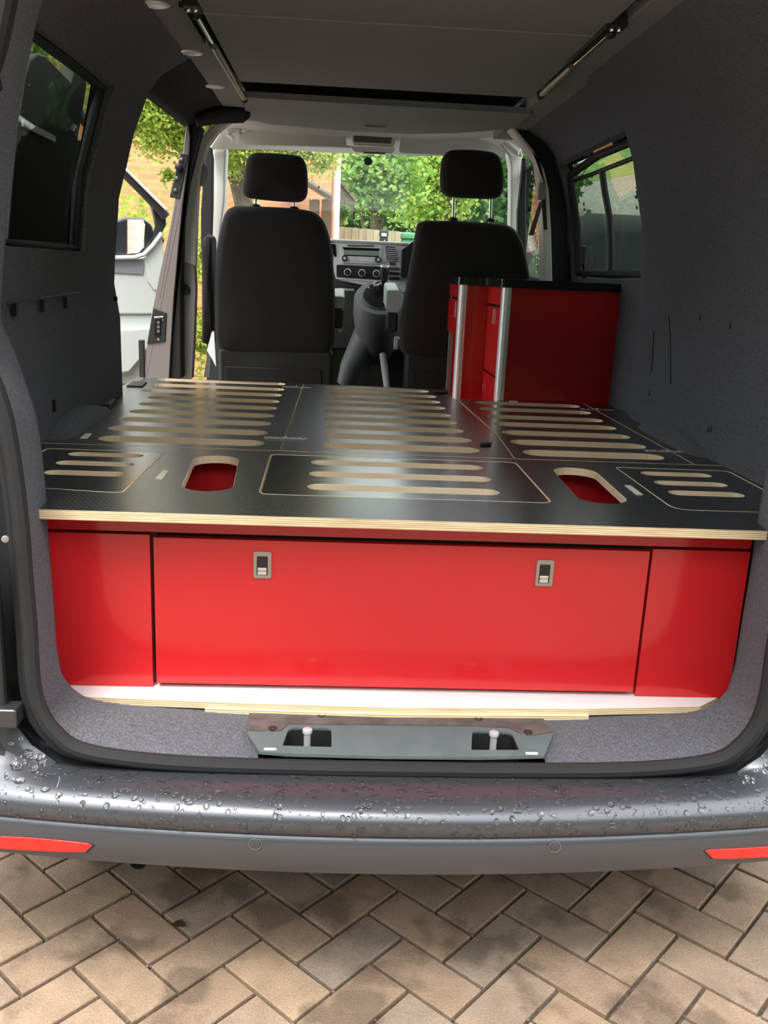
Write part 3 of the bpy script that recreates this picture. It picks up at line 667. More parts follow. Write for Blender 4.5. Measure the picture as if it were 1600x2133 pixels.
# latches: plate with a window, dark well, sliding bolt
for (px, py) in ((547, 1176), (1134, 1193)):
    q = at_y(px, py, YR - .004); w, h = .0345, .0545
    ry = YR - .0040
    board('latch_plate', rpoly([(q.x - w / 2, q.z - h / 2), (q.x + w / 2, q.z - h / 2), (q.x + w / 2, q.z + h / 2), (q.x - w / 2, q.z + h / 2)], .005, 5),
          [list(reversed(rpoly([(q.x - .011, q.z - .021), (q.x + .0105, q.z - .021), (q.x + .0105, q.z + .018), (q.x - .011, q.z + .018)], .002, 2)))], ry - .0035, ry + .0005, (M['nickel'], M['nickel']), lock, xf=lambda u, v, ww: (u, ww, v))
    m = MB(); m.box((q.x - .012, ry - .0008, q.z - .0215), (q.x + .0115, ry + .0002, q.z + .0188)); m.build('latch_well', M['gloss_black'], lock)
    m = MB(); m.box((q.x - .0095, ry - .0045, q.z - .012), (q.x + .0085, ry - .0006, q.z - .005)); m.box((q.x - .0095, ry - .0052, q.z - .020), (q.x + .0085, ry - .0006, q.z - .0125)); m.build('latch_bolt', M['steel'], lock, bevel=.0012)

# ---- bed boards
MBD = (M['board'], M['ply'], M['ply_pale']); MLD = (M['lid'], M['ply_pale'], M['ply_pale'])
def pz(px, py): p = at_z(px, py, ZT); return (p.x, p.y)
def slot(pa, pb, w=.062):
    a, b = pz(*pa), pz(*pb); return stadium(a[0], a[1], b[0], (a[1] + b[1]) / 2 * 0 + b[1], w)
def c3(x, y): return (60 + x * .375, 770 + y * .375)
def c4(x, y): return (1000 + x * .375, 820 + y * .375)
def c5(x, y): return (500 + x * .375, 770 + y * .375)
def flat_slots(L, w):
    out = []
    for a, b in L:
        p, q = pz(*a), pz(*b); y = (p[1] + q[1]) / 2; out.append(stadium(p[0], y, q[0], y, w))
    return out
YJ = 2.258
rb = empty('bed_board', (CX, 1.94, ZB), 'wide black ply bed board over the red locker, with two hand holes', 'bed board')
outer = [(-.556, YF), (.868, YF), (.886, YF + .03), (1.015, 1.73), (1.015, YJ), (-.738, YJ), (-.738, 1.73), (-.585, YF + .03)]
outer = rpoly(outer, [.018, .03, .02, .03, .003, .003, .03, .02], 4)
lidL = [(-.736, 1.775 + .0), (-.42, 1.775), (-.375, 1.83), (-.395, 2.16), (-.736, 2.16)]
a, b = pz(348, 938), pz(300, 1007); lyb, lyt = 1.776, 2.195
lidL = rpoly([(-.700, 1.81), (a[0] - .035, lyb), (a[0] - .005, lyb + .002), (a[0], lyt), (-.700, lyt)], [.02, .03, .03, .02, .02], 5)
cTL, cBL, cTR, cBR = pz(564, 946), pz(539, 1029), pz(1077, 958), pz(1152, 1049)
lidC = rpoly([(cBL[0], cBL[1]), (cBR[0], cBL[1]), (cBR[0] , cTL[1] + .0), (cTL[0], cTL[1])], .022, 5)
a, b = pz(1280, 970), pz(1375, 1043)
lidR = rpoly([((a[0] + b[0]) / 2, lyb), (.985, lyb), (.985, lyt), ((a[0] + b[0]) / 2, lyt)], [.045, .02, .02, .012], 5)
hh = []
for far_, near in (((452, 951), (431, 1020)), ((1192, 976), (1262, 1046))):
    p, q = pz(*far_), pz(*near); hh.append(stadium(p[0], p[1] + .01, q[0], q[1] - .012, .105, 10))
rev = lambda L: list(reversed(L))
board('board', outer, [rev(lidL), rev(lidC), rev(lidR)] + [rev(h) for h in hh], ZB, ZT, MBD, rb, ch=.0008)
def sticker(pts, parent, z=ZT, m='sticker'):
    t = MB(); t.prism([(*pz(*p), z) for p in pts], (0, 0, .0012)); return t.build('sticker', M[m], parent)
sticker([c3(703, 607), c3(740, 612), c3(778, 562), c3(745, 560)], rb); sticker([c4(803, 510), c4(838, 512), c4(905, 562), c4(868, 562)], rb)
ledges = MB()
def lid(label, poly, slots, w, ledge):
    L = empty('hatch_board', (sum(p[0] for p in poly) / len(poly), 1.97, ZB), label, 'bed hatch')
    board('lid', shrink(poly, .0028), [rev(s) for s in flat_slots(slots, w)], ZB, ZT - .0004, MLD, L, ch=.0008); return L
SW = .056
lid('smooth black bed hatch with three long slots between the two hand holes', lidC, [(c5(395, 512), c5(1345, 545)), (c5(385, 577), c5(1392, 608)), (c5(375, 647), c5(1440, 682))], SW, 0)
lid('smooth black bed hatch with three slots beside the hand hole on the passenger side', lidL, [(c3(218, 467), c3(637, 477)), (c3(150, 516), c3(588, 525)), (c3(86, 568), c3(535, 580))], .046, 0)
lid('smooth black bed hatch with three slots beside the hand hole on the driver side', lidR, [(c4(893, 440), c4(1284, 455)), (c4(967, 491), c4(1374, 508)), (c4(1045, 546), c4(1470, 565))], .046, 0)

Y0 = YJ + .004
def bed(label, outer, slots, w, r=.004):
    o = empty('bed_board', (sum(p[0] for p in outer) / len(outer), 2.9, ZB), label, 'bed board')
    board('board', rpoly(outer, r, 4), [rev(s) for s in flat_slots(slots, w)], ZB, ZT, MBD, o, ch=.0005); return o
XL = (pz(632, 800)[0] + pz(585, 938)[0]) / 2
XM = .452
XR = (pz(1222, 842)[0] + pz(1418, 955)[0]) / 2
bl = bed('black bed board with nine slots beside the open sliding door', [(-.738, Y0), (XL - .0015, Y0), (XL - .0015, 3.67), (-.735, 3.69), (-.80, 3.60), (-.80, 3.16), (-.745, 3.12), (-.745, 2.88), (-.805 + .06, 2.80), (-.738, 2.5)],
         [(c3(715, 51), c3(1424, 84)), (c3(675, 81), c3(1418, 114)), (c3(630, 111), c3(1404, 146)), (c3(663, 149), c3(1391, 181)), (c3(615, 186), c3(1377, 218)), (c3(562, 227), c3(1363, 260)), (c3(503, 271), c3(1347, 303)), (c3(440, 322), c3(1328, 352)), (c3(388, 379), c3(1309, 410))], .086, [.004, .004, .004, .03, .05, .02, .02, .01, .01, .01])
bm_ = bed('black bed board with nine slots in the middle, ahead of the aisle', [(XL + .0015, Y0), (XM, Y0), (XM + .012, 2.62), (XM - .012, 3.34), (.43, 3.44), (.438, 3.655), (XL + .0015, 3.67)],
          [(c5(468, 101), c5(1048, 120)), (c5(467, 128), c5(1090, 150)), (c5(466, 156), c5(1114, 182)), (c5(465, 189), c5(1142, 215)), (c5(464, 227), c5(1172, 257)), (c5(463, 269), c5(1205, 297)), (c5(462, 314), c5(1242, 342)), (c5(461, 365), c5(1285, 392)), (c5(460, 420), c5(1330, 447))], .086)
br = bed('black bed board with seven slots in front of the red kitchen cabinet', [(XM + .004, Y0), (XR - .002, Y0), (XR - .002, 3.385), (XM + .0, 3.385), (XM - .006, 3.34), (XM + .018, 2.62)],
         [((990, 839), (1207, 846)), ((999, 852), (1229, 859)), (c4(35, 125), c4(682, 150)), (c4(78, 168), c4(752, 190)), (c4(118, 214), c4(832, 240)), (c4(167, 266), c4(922, 295)), (c4(236, 324), c4(1022, 355))], .086)
bs = bed('narrow plain black bed board along the carpeted wall', [(XR + .002, Y0), (1.015, Y0), (1.016, 2.32), (1.016, 3.385), (XR + .002, 3.385)], [], .06)
def hinge(parent, pa, pb, w=.02, ZT=ZT + .0004):
    a, b = pz(*pa), pz(*pb); y = (a[1] + b[1]) / 2; xm = (a[0] + b[0]) / 2
    t = MB(); t.box((a[0], y - w / 2, ZT), (xm - .003, y + w / 2, ZT + .0022)); t.box((xm + .003, y - w / 2, ZT), (b[0], y + w / 2, ZT + .0022)); t.cyl((xm, y - w / 2, ZT + .003), (xm, y + w / 2, ZT + .003), .0034, 10)
    h = t.build('hinge', M['hinge'], parent, bevel=.0005)
    for k in range(3):
        for s in (0, 1):
            x = lerp(a[0] + .008, xm - .012, k / 2) if s == 0 else lerp(xm + .012, b[0] - .008, k / 2)
            q = MB(); q.lathe((x, y, ZT + .002), (0, 0, 1), [(0, .0048), (.0015, .0045), (.0022, .003), (.0016, .0)], 8); q.build('screw', M['nickel'], h, smooth=True)
hinge(bl, c3(1408, 96), c3(1567, 104)); hinge(bl, c3(1308, 379), c3(1542, 388))
hinge(br, c4(562, 88), c4(742, 94)); hinge(br, c4(918, 319), c4(1172, 327))
def pad(parent, pts, z=ZT, h=.006):
    t = MB(); t.prism([(*pz(*p), z) for p in pts], (0, 0, h)); return t.build('rubber_pad', M['rubber'], parent, bevel=.002)
pad(bl, [c3(543, 96), c3(632, 99), c3(656, 75), c3(578, 70)]); pad(bm_, [c5(1080, 134), c5(1150, 134), c5(1158, 124), c5(1092, 124)]); pad(bm_, [c5(1333, 428), c5(1395, 426), c5(1398, 413), c5(1335, 416)])
sticker([c3(285, 383), c3(325, 383), c3(352, 357), c3(315, 356)], bl)
sticker([c4(170, 48), c4(214, 50), c4(204, 42), c4(162, 41)], br); 
# folded black flap lying against the lining by the wheel box
t = MB(); q = [c3(365, 222), c3(450, 222), c3(487, 190), c3(420, 186), c3(330, 205)]; t.prism([(*pz(*p), ZT) for p in q], (0, 0, .018)); tag(t.build('folded_flap', M['black'], bevel=.004), 'small matt black flap lying on the bed by the wheel box', 'flap')

# ================================================================== KITCHEN UNITS
KY, KX, KX2, KY2 = 3.405, .595, .481, 3.77
ZK = 1.330
def front(name, parent, X, pts, th=.016, m='red', r=0.):
    """panel facing the aisle in the plane x = X, given by photo points"""
    P = [at_x(px, py, X) for px, py in pts]; return board(name, [(p.y, p.z) for p in P], [], 0, th, (M[m], M[m]), parent, xf=lambda u, v, w: (X - .0 + w, u, v))
def yzpanel(name, parent, X, y0, y1, z0, z1, th=.016, m='red', holes=()):
    return board(name, [(y0, z0), (y1, z0), (y1, z1), (y0, z1)], holes, 0, th, (M[m], M[m]), parent, xf=lambda u, v, w: (X + w, u, v))
k1 = empty('kitchen_cabinet', (.83, 3.55, .535), 'glossy red kitchen cabinet with a plain end panel facing the bed', 'cabinet')
m = MB(); m.box((KX + .028, KY, .536), (1.036, KY + .016, ZK)); m.build('end_panel', M['red'], k1)
m = MB(); m.box((KX + .03, KY + .016, .536), (1.036, KY2 - .003, ZK - .002)); m.build('carcass', M['red_in'], k1)
za, zb = at_x(1025, 635, KX).z, at_x(1018, 770, KX).z
zc = at_x(1022, 768, KX).z
ya, yb = KY + .034, KY2 - .001
za = at_x(1027, 636, KX).z; zc = at_x(1015, 775, KX).z
m = MB(); m.box((KX + .020, ya, .545), (KX + .026, yb, ZK - .004)); m.build('shadow_board', M['black'], k1)  # black sheet colours in the shade between rail, drawer and door
yzpanel('top_rail', k1, KX + .002, ya, yb, za + .0055, ZK)
d1 = yzpanel('drawer', k1, KX + .002, ya, yb, zc + .0045, za - .0055)
d2 = yzpanel('door', k1, KX + .002, ya, yb, .56, zc - .0055)
def flush_pull(parent, px0, py0, px1, py1, X, wy=.018):
    a, b = at_x(px0, py0, X), at_x(px1, py1, X); zc_ = (a.z + b.z) / 2; h = abs(a.z - b.z); yc = min((a.y + b.y) / 2, (KY2 - .03) if X > KX2 + .05 else 9)
    t = MB(); t.box((X - .003, yc - wy / 2, zc_ - h / 2), (X + .002, yc - wy / 2 + .006, zc_ + h / 2)); t.build('pull_frame', M['steel'], parent, bevel=.0008)
    t = MB(); t.box((X - .001, yc - wy / 2 + .006, zc_ - h / 2 + .004), (X + .002, yc + wy / 2, zc_ + h / 2 - .004)); t.build('pull_well', M['gloss_black'], parent)
flush_pull(k1, 1028, 643, 1027, 675, KX); flush_pull(k1, 1005, 797, 1004, 813, KX, .03)
m = MB()
def post(x, y, z0, z1, name, parent):                                # rounded ribbed aluminium corner profile
    pts = [(x + .030, y - .004), (x + .012, y - .005), (x + .002, y + .002), (x - .003, y + .012), (x - .004, y + .032), (x + .004, y + .034), (x + .030, y + .012)]
    t = MB(); pts = rpoly(pts, .006, 3); t.prism([(p[0], p[1], z0) for p in pts], (0, 0, z1 - z0)); o = t.build(name, M['alu'], parent, smooth=True, angle=40)
    for k in range(2):
        t = MB(); t.cyl((x + .0245 - k * .012, y - .0042, z0), (x + .0245 - k * .012, y - .0042, z1), .0014, 6); t.build('rib', M['alu'], o, smooth=True)
post(KX, KY, .536, ZK, 'corner_profile', k1)
k2 = empty('kitchen_cabinet', (.75, 3.9, .535), 'deeper red kitchen cabinet standing behind the driver seat, ahead of its neighbour', 'cabinet')
m = MB(); m.box((KX2 + .028, KY2, .536), (1.0, KY2 + .016, ZK - .002)); m.build('end_panel', M['red'], k2)
ye = (at_x(933, 640, KX2).y + at_x(929, 700, KX2).y) / 2; ye = min(ye, 4.17)
zr, zd = at_x(945, 620, KX2).z, at_x(943, 694, KX2).z
m = MB(); m.box((KX2 + .018, KY2 + .03, zd + .004), (KX2 + .024, ye - .012, ZK - .004)); m.build('shadow_board', M['black'], k2)  # black backing again, painting the shade in this cabinet's gaps
yzpanel('top_rail', k2, KX2, KY2 + .03, ye - .012, zr + .0055, ZK)
yzpanel('drawer', k2, KX2, KY2 + .03, ye - .012, zd, zr - .0055)
flush_pull(k2, 949, 628, 948, 661, KX2)
m = MB(); m.box((KX2 + .012, ye - .012, .536), (KX2 + .03, ye + .012, ZK)); m.build('frame_post', M['mauve_trim'], k2)
m = MB(); X = KX2 + .03; m.box((X + .20, KY2 + .016, .536), (X + .215, ye, zd)); m.box((X - .016, KY2 + .016, .536), (X + .2, KY2 + .03, zd)); m.box((X, ye - .012, .536), (X + .2, ye, zd)); m.box((X - .016, KY2 + .016, zd), (X + .2, ye, zd + .012)); m.build('open_bay', M['red_in'], k2)
m = MB(); m.box((X, KY2 + .016, zd + .012), (1.0, ye, ZK - .002)); m.build('carcass', M['red_in'], k2)
post(KX2, KY2, .536, ZK, 'corner_profile', k2)
wt = rpoly([(KX - .012, KY - .012), (1.04, KY - .012), (1.04, ye + .01), (KX2 - .012, ye + .01), (KX2 - .012, KY2 - .012), (KX - .012, KY2 - .012)], [.012, .004, .004, .01, .03, .03], 4)
tag(board('worktop', wt, [], ZK, ZK + .030, (M['worktop'], M['worktop'])), 'polished black worktop lying across the red kitchen cabinets', 'worktop')
# ================================================================== CAB
def poly_y(pts, Y, depth, name, m, parent, bevel=0., smooth=False):
    t = MB(); t.prism([at_y(px, py, Y) for px, py in pts], (0, depth, 0)); return t.build(name, M[m] if isinstance(m, str) else m, parent, bevel=bevel, smooth=smooth)
def rp_y(pts, r, Y, depth, name, m, parent, bevel=0., n=5):
    P = [at_y(px, py, Y) for px, py in pts]; q = rpoly([(p.x, p.z) for p in P], r, n)
    t = MB(); t.prism([(a, Y, b) for a, b in q], (0, depth, 0)); return t.build(name, M[m] if isinstance(m, str) else m, parent, bevel=bevel, seg=4)
def cushion(outline, Y, depth, edge, name, m, parent, tilt=0., zref=1.0):
    """upholstered block: outline in the plane y = Y, swelling over rounded edges"""
    n = len(outline); c = Vector((sum(p[0] for p in outline) / n, sum(p[1] for p in outline) / n)); rings = []
    prof = [(0, .0), (.0, .30), (0.0, .62), (.0, .86), (.10, .955), (.28, 1.0), (.72, 1.0), (.90, .955), (1.0, .86), (1., .6), (1., .3), (1., 0)]
    for t, s in prof:
        k = edge if s > .8 else 0
        rings.append([])
        for p in outline:
            d = Vector(p) - c; L = d.length; q = c + d * (s if s < .8 else (L - edge * (1 - s) / .14) / L if L > 0 else 1)
            bulge = .018 * (1 - min(1, s)) if s < .9 else 0
            rings[-1].append((q.x, Y + depth * t - (bulge if t == 0 else -bulge if t == 1 else 0) + tilt * (zref - q.y), q.y))
    m_ = MB(); m_.loft(rings); return m_.build(name, M[m], parent, smooth=True, angle=75)
def pts_y(pts, Y, r, n=6):
    P = [at_y(px, py, Y) for px, py in pts]; return rpoly([(p.x, p.z) for p in P], r, n)

# ---- seats
def seat(label, back, head, posts, base, Y, arm, dial):
    s = empty('van_seat', (at_y(*back[0], Y).x + .2, Y + .1, .60), label, 'seat')
    cushion(pts_y(back, Y, .085), Y, .13, .035, 'backrest', 'seat', s, 0, 1.3)
    cushion(pts_y(head, Y + .02, .06), Y + .01, .09, .03, 'headrest', 'seat', s)
    for px, p0, p1 in posts:
        a, b = at_y(px, p0, Y + .055), at_y(px, p1, Y + .055); m = MB(); m.cyl((a.x, a.y, a.z + .03), (b.x, b.y, b.z - .05), .0065, 12); m.build('headrest_post', M['steel'], s, smooth=True)
        m = MB(); m.lathe((b.x, b.y, b.z - .012), (0, 0, 1), [(0, .024), (.012, .022), (.018, .012), (.018, .006)], 14); m.build('post_collar', M['seat_plastic'], s, smooth=True)
    xs = [at_y(*p, Y).x for p in base]; z0, z1 = at_y(*base[0], Y).z, at_y(*base[1], Y).z
    m = MB(); m.box((min(xs), Y + .005, .62), (max(xs), Y + .12, max(z0, z1) + .02)); m.build('backrest_shell', M['seat_plastic'], s, bevel=.02, seg=3)
    inset = .03; m = MB(); m.box((min(xs) + inset, Y - .002, .66), (max(xs) - inset - .02, Y + .01, min(z0, z1) - .045)); m.build('shell_pocket', M['black'], s, bevel=.004)
    cx = (min(xs) + max(xs)) / 2
    m = MB(); m.loft([[(cx + a, Y + y, z) for a, z in rpoly([(-.25, .90), (.25, .90), (.25, 1.02), (-.25, 1.02)], .04, 4)] for y in (.10, .2, .45, .56)]); m.build('seat_cushion', M['seat'], s, smooth=True, angle=50)
    m = MB(); m.box((cx - .2, Y + .12, .60), (cx + .2, Y + .5, .90)); m.build('seat_base', M['seat_plastic'], s, bevel=.02)
    x0, x1 = at_y(arm[0], arm[2], Y + .10).x, at_y(arm[1], arm[2], Y + .10).x; za, zb = at_y(arm[0], arm[2], Y + .1).z, at_y(arm[0], arm[3], Y + .1).z
    m = MB(); m.loft([[(a, y, b + dz) for a, b in rpoly([(x0, zb), (x1, zb), (x1, za), (x0, za)], .012, 4)] for y, dz in ((Y + .09, 0), (Y + .12, .004), (Y + .40, .03), (Y + .42, .025))]); m.build('armrest', M['arm'], s, smooth=True, angle=50)
    p = at_y(*dial, Y + .14); m = MB(); m.lathe((p.x - .02, p.y, p.z), (1, 0, 0), [(0, .03), (.015, .032), (.03, .022), (.032, 0)], 16); m.build('adjuster_wheel', M['arm'], s, smooth=True)
    m = MB(); m.box((x0 + .004, Y + .085, zb - .09), (x1 - .004, Y + .17, zb)); m.build('armrest_bracket', M['seat_plastic'], s, bevel=.01)
    return s
seat('black cloth passenger seat standing clear behind the far end of the bed',
     [(447, 742), (445, 600), (450, 500), (470, 428), (520, 428), (610, 432), (668, 442), (690, 500), (698, 600), (696, 742)], [(503, 410), (508, 370), (514, 316), (575, 318), (634, 325), (641, 365), (640, 421), (575, 418)],
     [(534, 413), (614, 420)][0:0] + [(533, 414, 428), (613, 421, 433)], [(470, 742), (690, 742), (455, 800), (692, 800)], 4.20, (693, 718, 617, 642), (709, 682))
seat('black cloth driver seat partly hidden by the red kitchen cabinet',
     [(833, 752), (838, 650), (855, 560), (872, 462), (890, 458), (980, 460), (1072, 468), (1095, 510), (1112, 600), (1118, 752)], [(921, 408), (918, 360), (925, 312), (985, 310), (1042, 318), (1052, 360), (1049, 414), (985, 412)],
     [(945, 411, 455), (1022, 415, 457)], [(845, 752), (1105, 752), (845, 800), (1105, 800)], 4.20, (806, 833, 604, 650), (830, 715))
# white paper tag hanging by the passenger seat
t = MB(); t.prism([at_y(px, py, 4.02) for px, py in ((441, 693), (446, 690), (447, 712), (450, 764), (442, 748), (431, 730))], (0, .002, 0)); tag(t.build('paper_tag', M['paper']), 'white pointed paper tag hanging beside the black passenger seat', 'tag')
tag(poly_y([(424, 786), (440, 690), (446, 690), (436, 786)], 4.06, .02, 'seat_belt', 'strap', None), 'pale grey seat belt stalk running down beside the passenger seat', 'seat belt')
# outer armrest of the passenger seat
o = cushion(pts_y([(421, 720), (419, 500), (430, 486), (439, 490), (443, 600), (443, 720)], 4.24, .03), 4.24, .20, .015, 'door_armrest', 'seat', None); tag(o, 'tall black padded bolster on the door side of the passenger seat', 'armrest')

# ---- pillars on the sliding-door side
bp = empty('trim_2', (-.7, 4.0, .9), 'grey brown painted door pillar with black latch plates behind the passenger seat', kind='structure')
Yp = 3.95
poly_y([(392, 258), (388, 258), (381, 318), (374, 360), (352, 480), (334, 560), (318, 640), (306, 720), (297, 790), (352, 790), (357, 700), (362, 620), (371, 520), (381, 420), (393, 330), (396, 285)], Yp, .12, 'pillar_face', 'mauve', bp, .004)
for k, (a, b) in enumerate((((378, 420), (306, 780)), ((366, 430), (333, 620)))):
    pa, pb = at_y(*a, Yp), at_y(*b, Yp); m = MB(); m.tube([pa, pb], .0016, 5); m.build('pressed_line', M['mauve'], bp)
poly_y([(376, 319), (392, 322), (374, 413), (353, 411)], Yp - .004, .02, 'upper_plate', 'black', bp, .002)
for px, py in ((378, 333), (368, 372), (365, 397)):
    p = at_y(px, py, Yp - .004); m = MB(); m.lathe(p, (0, -1, 0), [(0, .009), (.004, .008), (.005, .0)], 12); m.build('plate_bolt', M['steel'], bp, smooth=True)
p = at_y(373, 349, Yp - .004); m = MB(); m.lathe(p, (0, -1, 0), [(0, .016), (.018, .015), (.022, .008), (.022, 0)], 14); m.build('guide_stop', M['black'], bp, smooth=True)
poly_y([(319, 641), (347, 652), (344, 711), (306, 716)], Yp - .006, .02, 'latch_plate', 'black', bp, .003)
rp_y([(322, 663), (336, 664), (335, 700), (322, 701)], .006, Yp - .009, .01, 'latch_socket', 'gloss_black', bp, .001)
for py in (672, 681, 690):
    p = at_y(330, py, Yp - .009); m = MB(); m.lathe(p, (0, -1, 0), [(0, .0065), (.002, .006), (.0022, .003), (.0, .002)], 10); m.build('contact_pin', M['nickel'], bp, smooth=True)
p = at_y(330, 707, Yp - .007); m = MB(); m.lathe(p, (0, -1, 0), [(0, .007), (.003, .006), (.003, 0)], 10); m.build('plate_bolt', M['steel'], bp, smooth=True)
pa = [at_y(px, py, Yp - .008) for px, py in ((323, 664), (322, 661), (339, 660), (340, 668))]; m = MB(); m.tube(pa, .0025, 6); m.build('latch_wire', M['steel'], bp)
m = MB(); a, b = at_y(300, 708, Yp), at_y(299, 786, Yp); m.box((a.x - .022, Yp - .01, b.z), (a.x, Yp + .02, a.z)); m.build('check_strap', M['black'], bp, bevel=.003)
poly_y([(396, 258), (396, 285), (393, 330), (381, 420), (371, 520), (362, 620), (357, 700), (352, 790), (378, 790), (377, 735), (376, 597), (379, 459), (390, 380), (402, 330), (412, 290), (420, 262)], Yp + .02, .10, 'pillar_seal', 'rubber', bp, .008)
poly_y([(377, 790), (377, 735), (376, 597), (379, 540), (405, 552), (408, 600), (405, 690), (400, 790)], 4.06, .06, 'pillar_trim', 'mauve_trim', bp, .008)
poly_y([(379, 545), (379, 459), (390, 380), (404, 330), (416, 290), (440, 262), (470, 250), (488, 248), (455, 274), (432, 305), (420, 345), (413, 400), (409, 480), (407, 555)], 4.06, .06, 'pillar_trim', 'grey_trim', bp, .008)
p = at_y(386, 604, 4.055); m = MB(); m.lathe((p.x, p.y + .003, p.z), (0, -1, 0), [(0, .022), (.008, .021), (.012, .016), (.012, 0)], 18); m.build('trim_knob', M['black'], bp, smooth=True, angle=40)
m = MB(); p = at_y(419, 364, 4.09); m.tube([(p.x, p.y, p.z + .05), (p.x + .012, p.y, p.z + .02), (p.x + .012, p.y, p.z - .02), (p.x, p.y, p.z - .045)], [.008, .018, .018, .01], 10); m.build('belt_anchor', M['mauve_trim'], bp, smooth=True)
# driver-side pillar
bp2 = empty('trim_3', (.95, 4.1, .9), 'light grey arched door pillar behind the driver seat', kind='structure')
poly_y([(1055, 256), (1066, 254), (1090, 284), (1113, 312), (1134, 352), (1144, 395), (1149, 480), (1152, 600), (1132, 600), (1132, 500), (1128, 410), (1119, 336), (1098, 310), (1075, 282)], 4.12, .10, 'pillar_trim', 'grey_trim', bp2, .01)
poly_y([(1066, 250), (1115, 270), (1165, 285), (1180, 400), (1185, 610), (1150, 610), (1148, 480), (1143, 395), (1133, 352), (1112, 312), (1089, 284)], 4.16, .08, 'pillar_lining', 'dark_carpet', bp2, .006)
poly_y([(1126, 392), (1136, 392), (1140, 478), (1133, 478)], 4.11, .01, 'belt_slot', 'black', bp2)
bt = empty('seat_belt', (.93, 4.2, 1.4), 'grey driver seat belt with its pillar anchor by the side window', 'seat belt')
m = MB(); p = at_y(1131, 398, 4.08); m.box((p.x - .018, p.y, p.z - .035), (p.x + .012, p.y + .03, p.z + .035)); m.build('anchor', M['mauve_trim'], bt, bevel=.006)
a, b = at_y(1127, 420, 4.08), at_y(1103, 490, 4.14)
m = MB(); m.prism([(a.x - .006, a.y, a.z), (a.x + .010, a.y, a.z), (b.x + .018, b.y, b.z), (b.x - .004, b.y, b.z)], (0, .004, 0)); m.build('webbing', M['strap'], bt)

# ---- cab head lining, visors, screen pillars
hd = empty('trim_4', (CX, 4.6, 1.97), 'light grey moulded cab head lining above the windscreen', kind='structure')
up = [(478, 244), (500, 236), (560, 250), (640, 266), (720, 274), (800, 276), (900, 274), (1000, 264), (1058, 256), (1072, 262)]
lo_ = [(437, 312), (470, 311), (530, 311), (620, 314), (700, 319), (800, 321), (880, 325), (960, 324), (1060, 318), (1088, 328)]
YH = 4.80
mid_ = [(lerp(a[0], b[0], .45), lerp(a[1], b[1], .5)) for a, b in zip(up, lo_)]
m = MB(); m.loft([[at_z(x, y, 1.985) + Vector((0, -.02, .01)) for x, y in up], [at_y(x, y, 4.69) for x, y in mid_], [at_y(x, y, YH) for x, y in lo_], [at_y(x, y, YH) + Vector((0, .05, .02)) for x, y in lo_]], closed=False)
m.build('head_lining', M['grey_trim'], hd, smooth=True, angle=60, solid=.006)
for (pl, nm) in (([(443, 300), (472, 306), (470, 350), (468, 420), (460, 480), (456, 520), (436, 520), (440, 430), (444, 350)], 'screen_pillar'), ([(1058, 314), (1090, 322), (1086, 370), (1080, 430), (1077, 520), (1062, 520), (1064, 420), (1064, 350)], 'screen_pillar')):
    poly_y(pl, 4.86, .10, nm, 'grey_trim', hd, .012)
for pl in ([(430, 306), (440, 306), (444, 330), (443, 430), (440, 520), (418, 520), (418, 440), (424, 350)], [(1090, 326), (1098, 330), (1096, 420), (1098, 560), (1078, 560), (1079, 440), (1086, 372)]): poly_y(pl, 4.70, .05, 'door_seal', 'rubber', hd, .008)
vs_ = ((('passenger'), [(492, 301), (500, 276), (530, 269), (655, 270), (664, 266), (706, 268), (719, 280), (722, 307), (620, 304)]), ('driver', [(831, 318), (836, 282), (850, 275), (884, 278), (960, 284), (1020, 294), (1046, 310), (1056, 328), (960, 324)]))
for who, pl in vs_:
    P = [at_y(px, py, 4.60) for px, py in pl]; q = rpoly([(p.x, p.z) for p in P], .012, 4); v = empty('sun_visor', (P[0].x, 4.61, P[0].z), 'pale grey folded sun visor over the %s side of the windscreen' % who, 'sun visor')
    m = MB(); m.prism([(a, 4.60, b) for a, b in q], (0, .022, 0)); m.build('panel', M['visor'], v, bevel=.007, seg=3)
    hx = (P[-2] if who == 'passenger' else P[1]); m = MB(); m.cyl((hx.x - .03, 4.625, hx.z + .006), (hx.x + .03, 4.625, hx.z + .006), .006, 10); m.build('pivot', M['grey_trim'], v, smooth=True)
for who, pl in (('passenger', [(474, 279), (481, 272), (492, 268), (498, 272), (496, 278), (486, 290)]), ('driver', [(1046, 300), (1052, 297), (1066, 306), (1079, 316), (1076, 320), (1066, 326)])):
    P = [at_y(px, py, 4.60) for px, py in pl]; m = MB(); m.tube(P[:5] if who == 'passenger' else P[1:5], .014, 10); m.tube([P[0], P[-1]], .010, 8)
    tag(m.build('grab_handle', M['visor'], smooth=True), 'small pale grey grab handle in the head lining corner on the %s side' % who, 'handle')
oc = empty('overhead_console', (0.1, 4.62, 1.97), 'grey overhead console with a dark blank display and a lamp above the mirror mount', 'console')
rp_y([(730, 268), (826, 272), (823, 303), (735, 299)], .012, 4.585, .06, 'console_frame', 'grey_trim', oc, .004)
rp_y([(736, 273), (818, 276), (815, 299), (737, 295)], .004, 4.581, .01, 'display', 'dash_dark', oc, .001)
rp_y([(728, 304), (824, 307), (818, 320), (738, 317)], .010, 4.60, .05, 'lamp_lens', 'white', oc, .004)
rp_y([(757, 316), (803, 318), (803, 321), (757, 319)], .001, 4.598, .01, 'switch', 'dash_dark', oc)
m = MB(); p = at_y(767, 336, 4.85); m.lathe(p, (0, -1, 0), [(-.02, .014), (0, .020), (.006, .020), (.008, .012), (.004, 0)], 18); tag(m.build('mirror_mount', M['black'], smooth=True, angle=40), 'round black mirror mount stuck on the windscreen glass', 'mount')
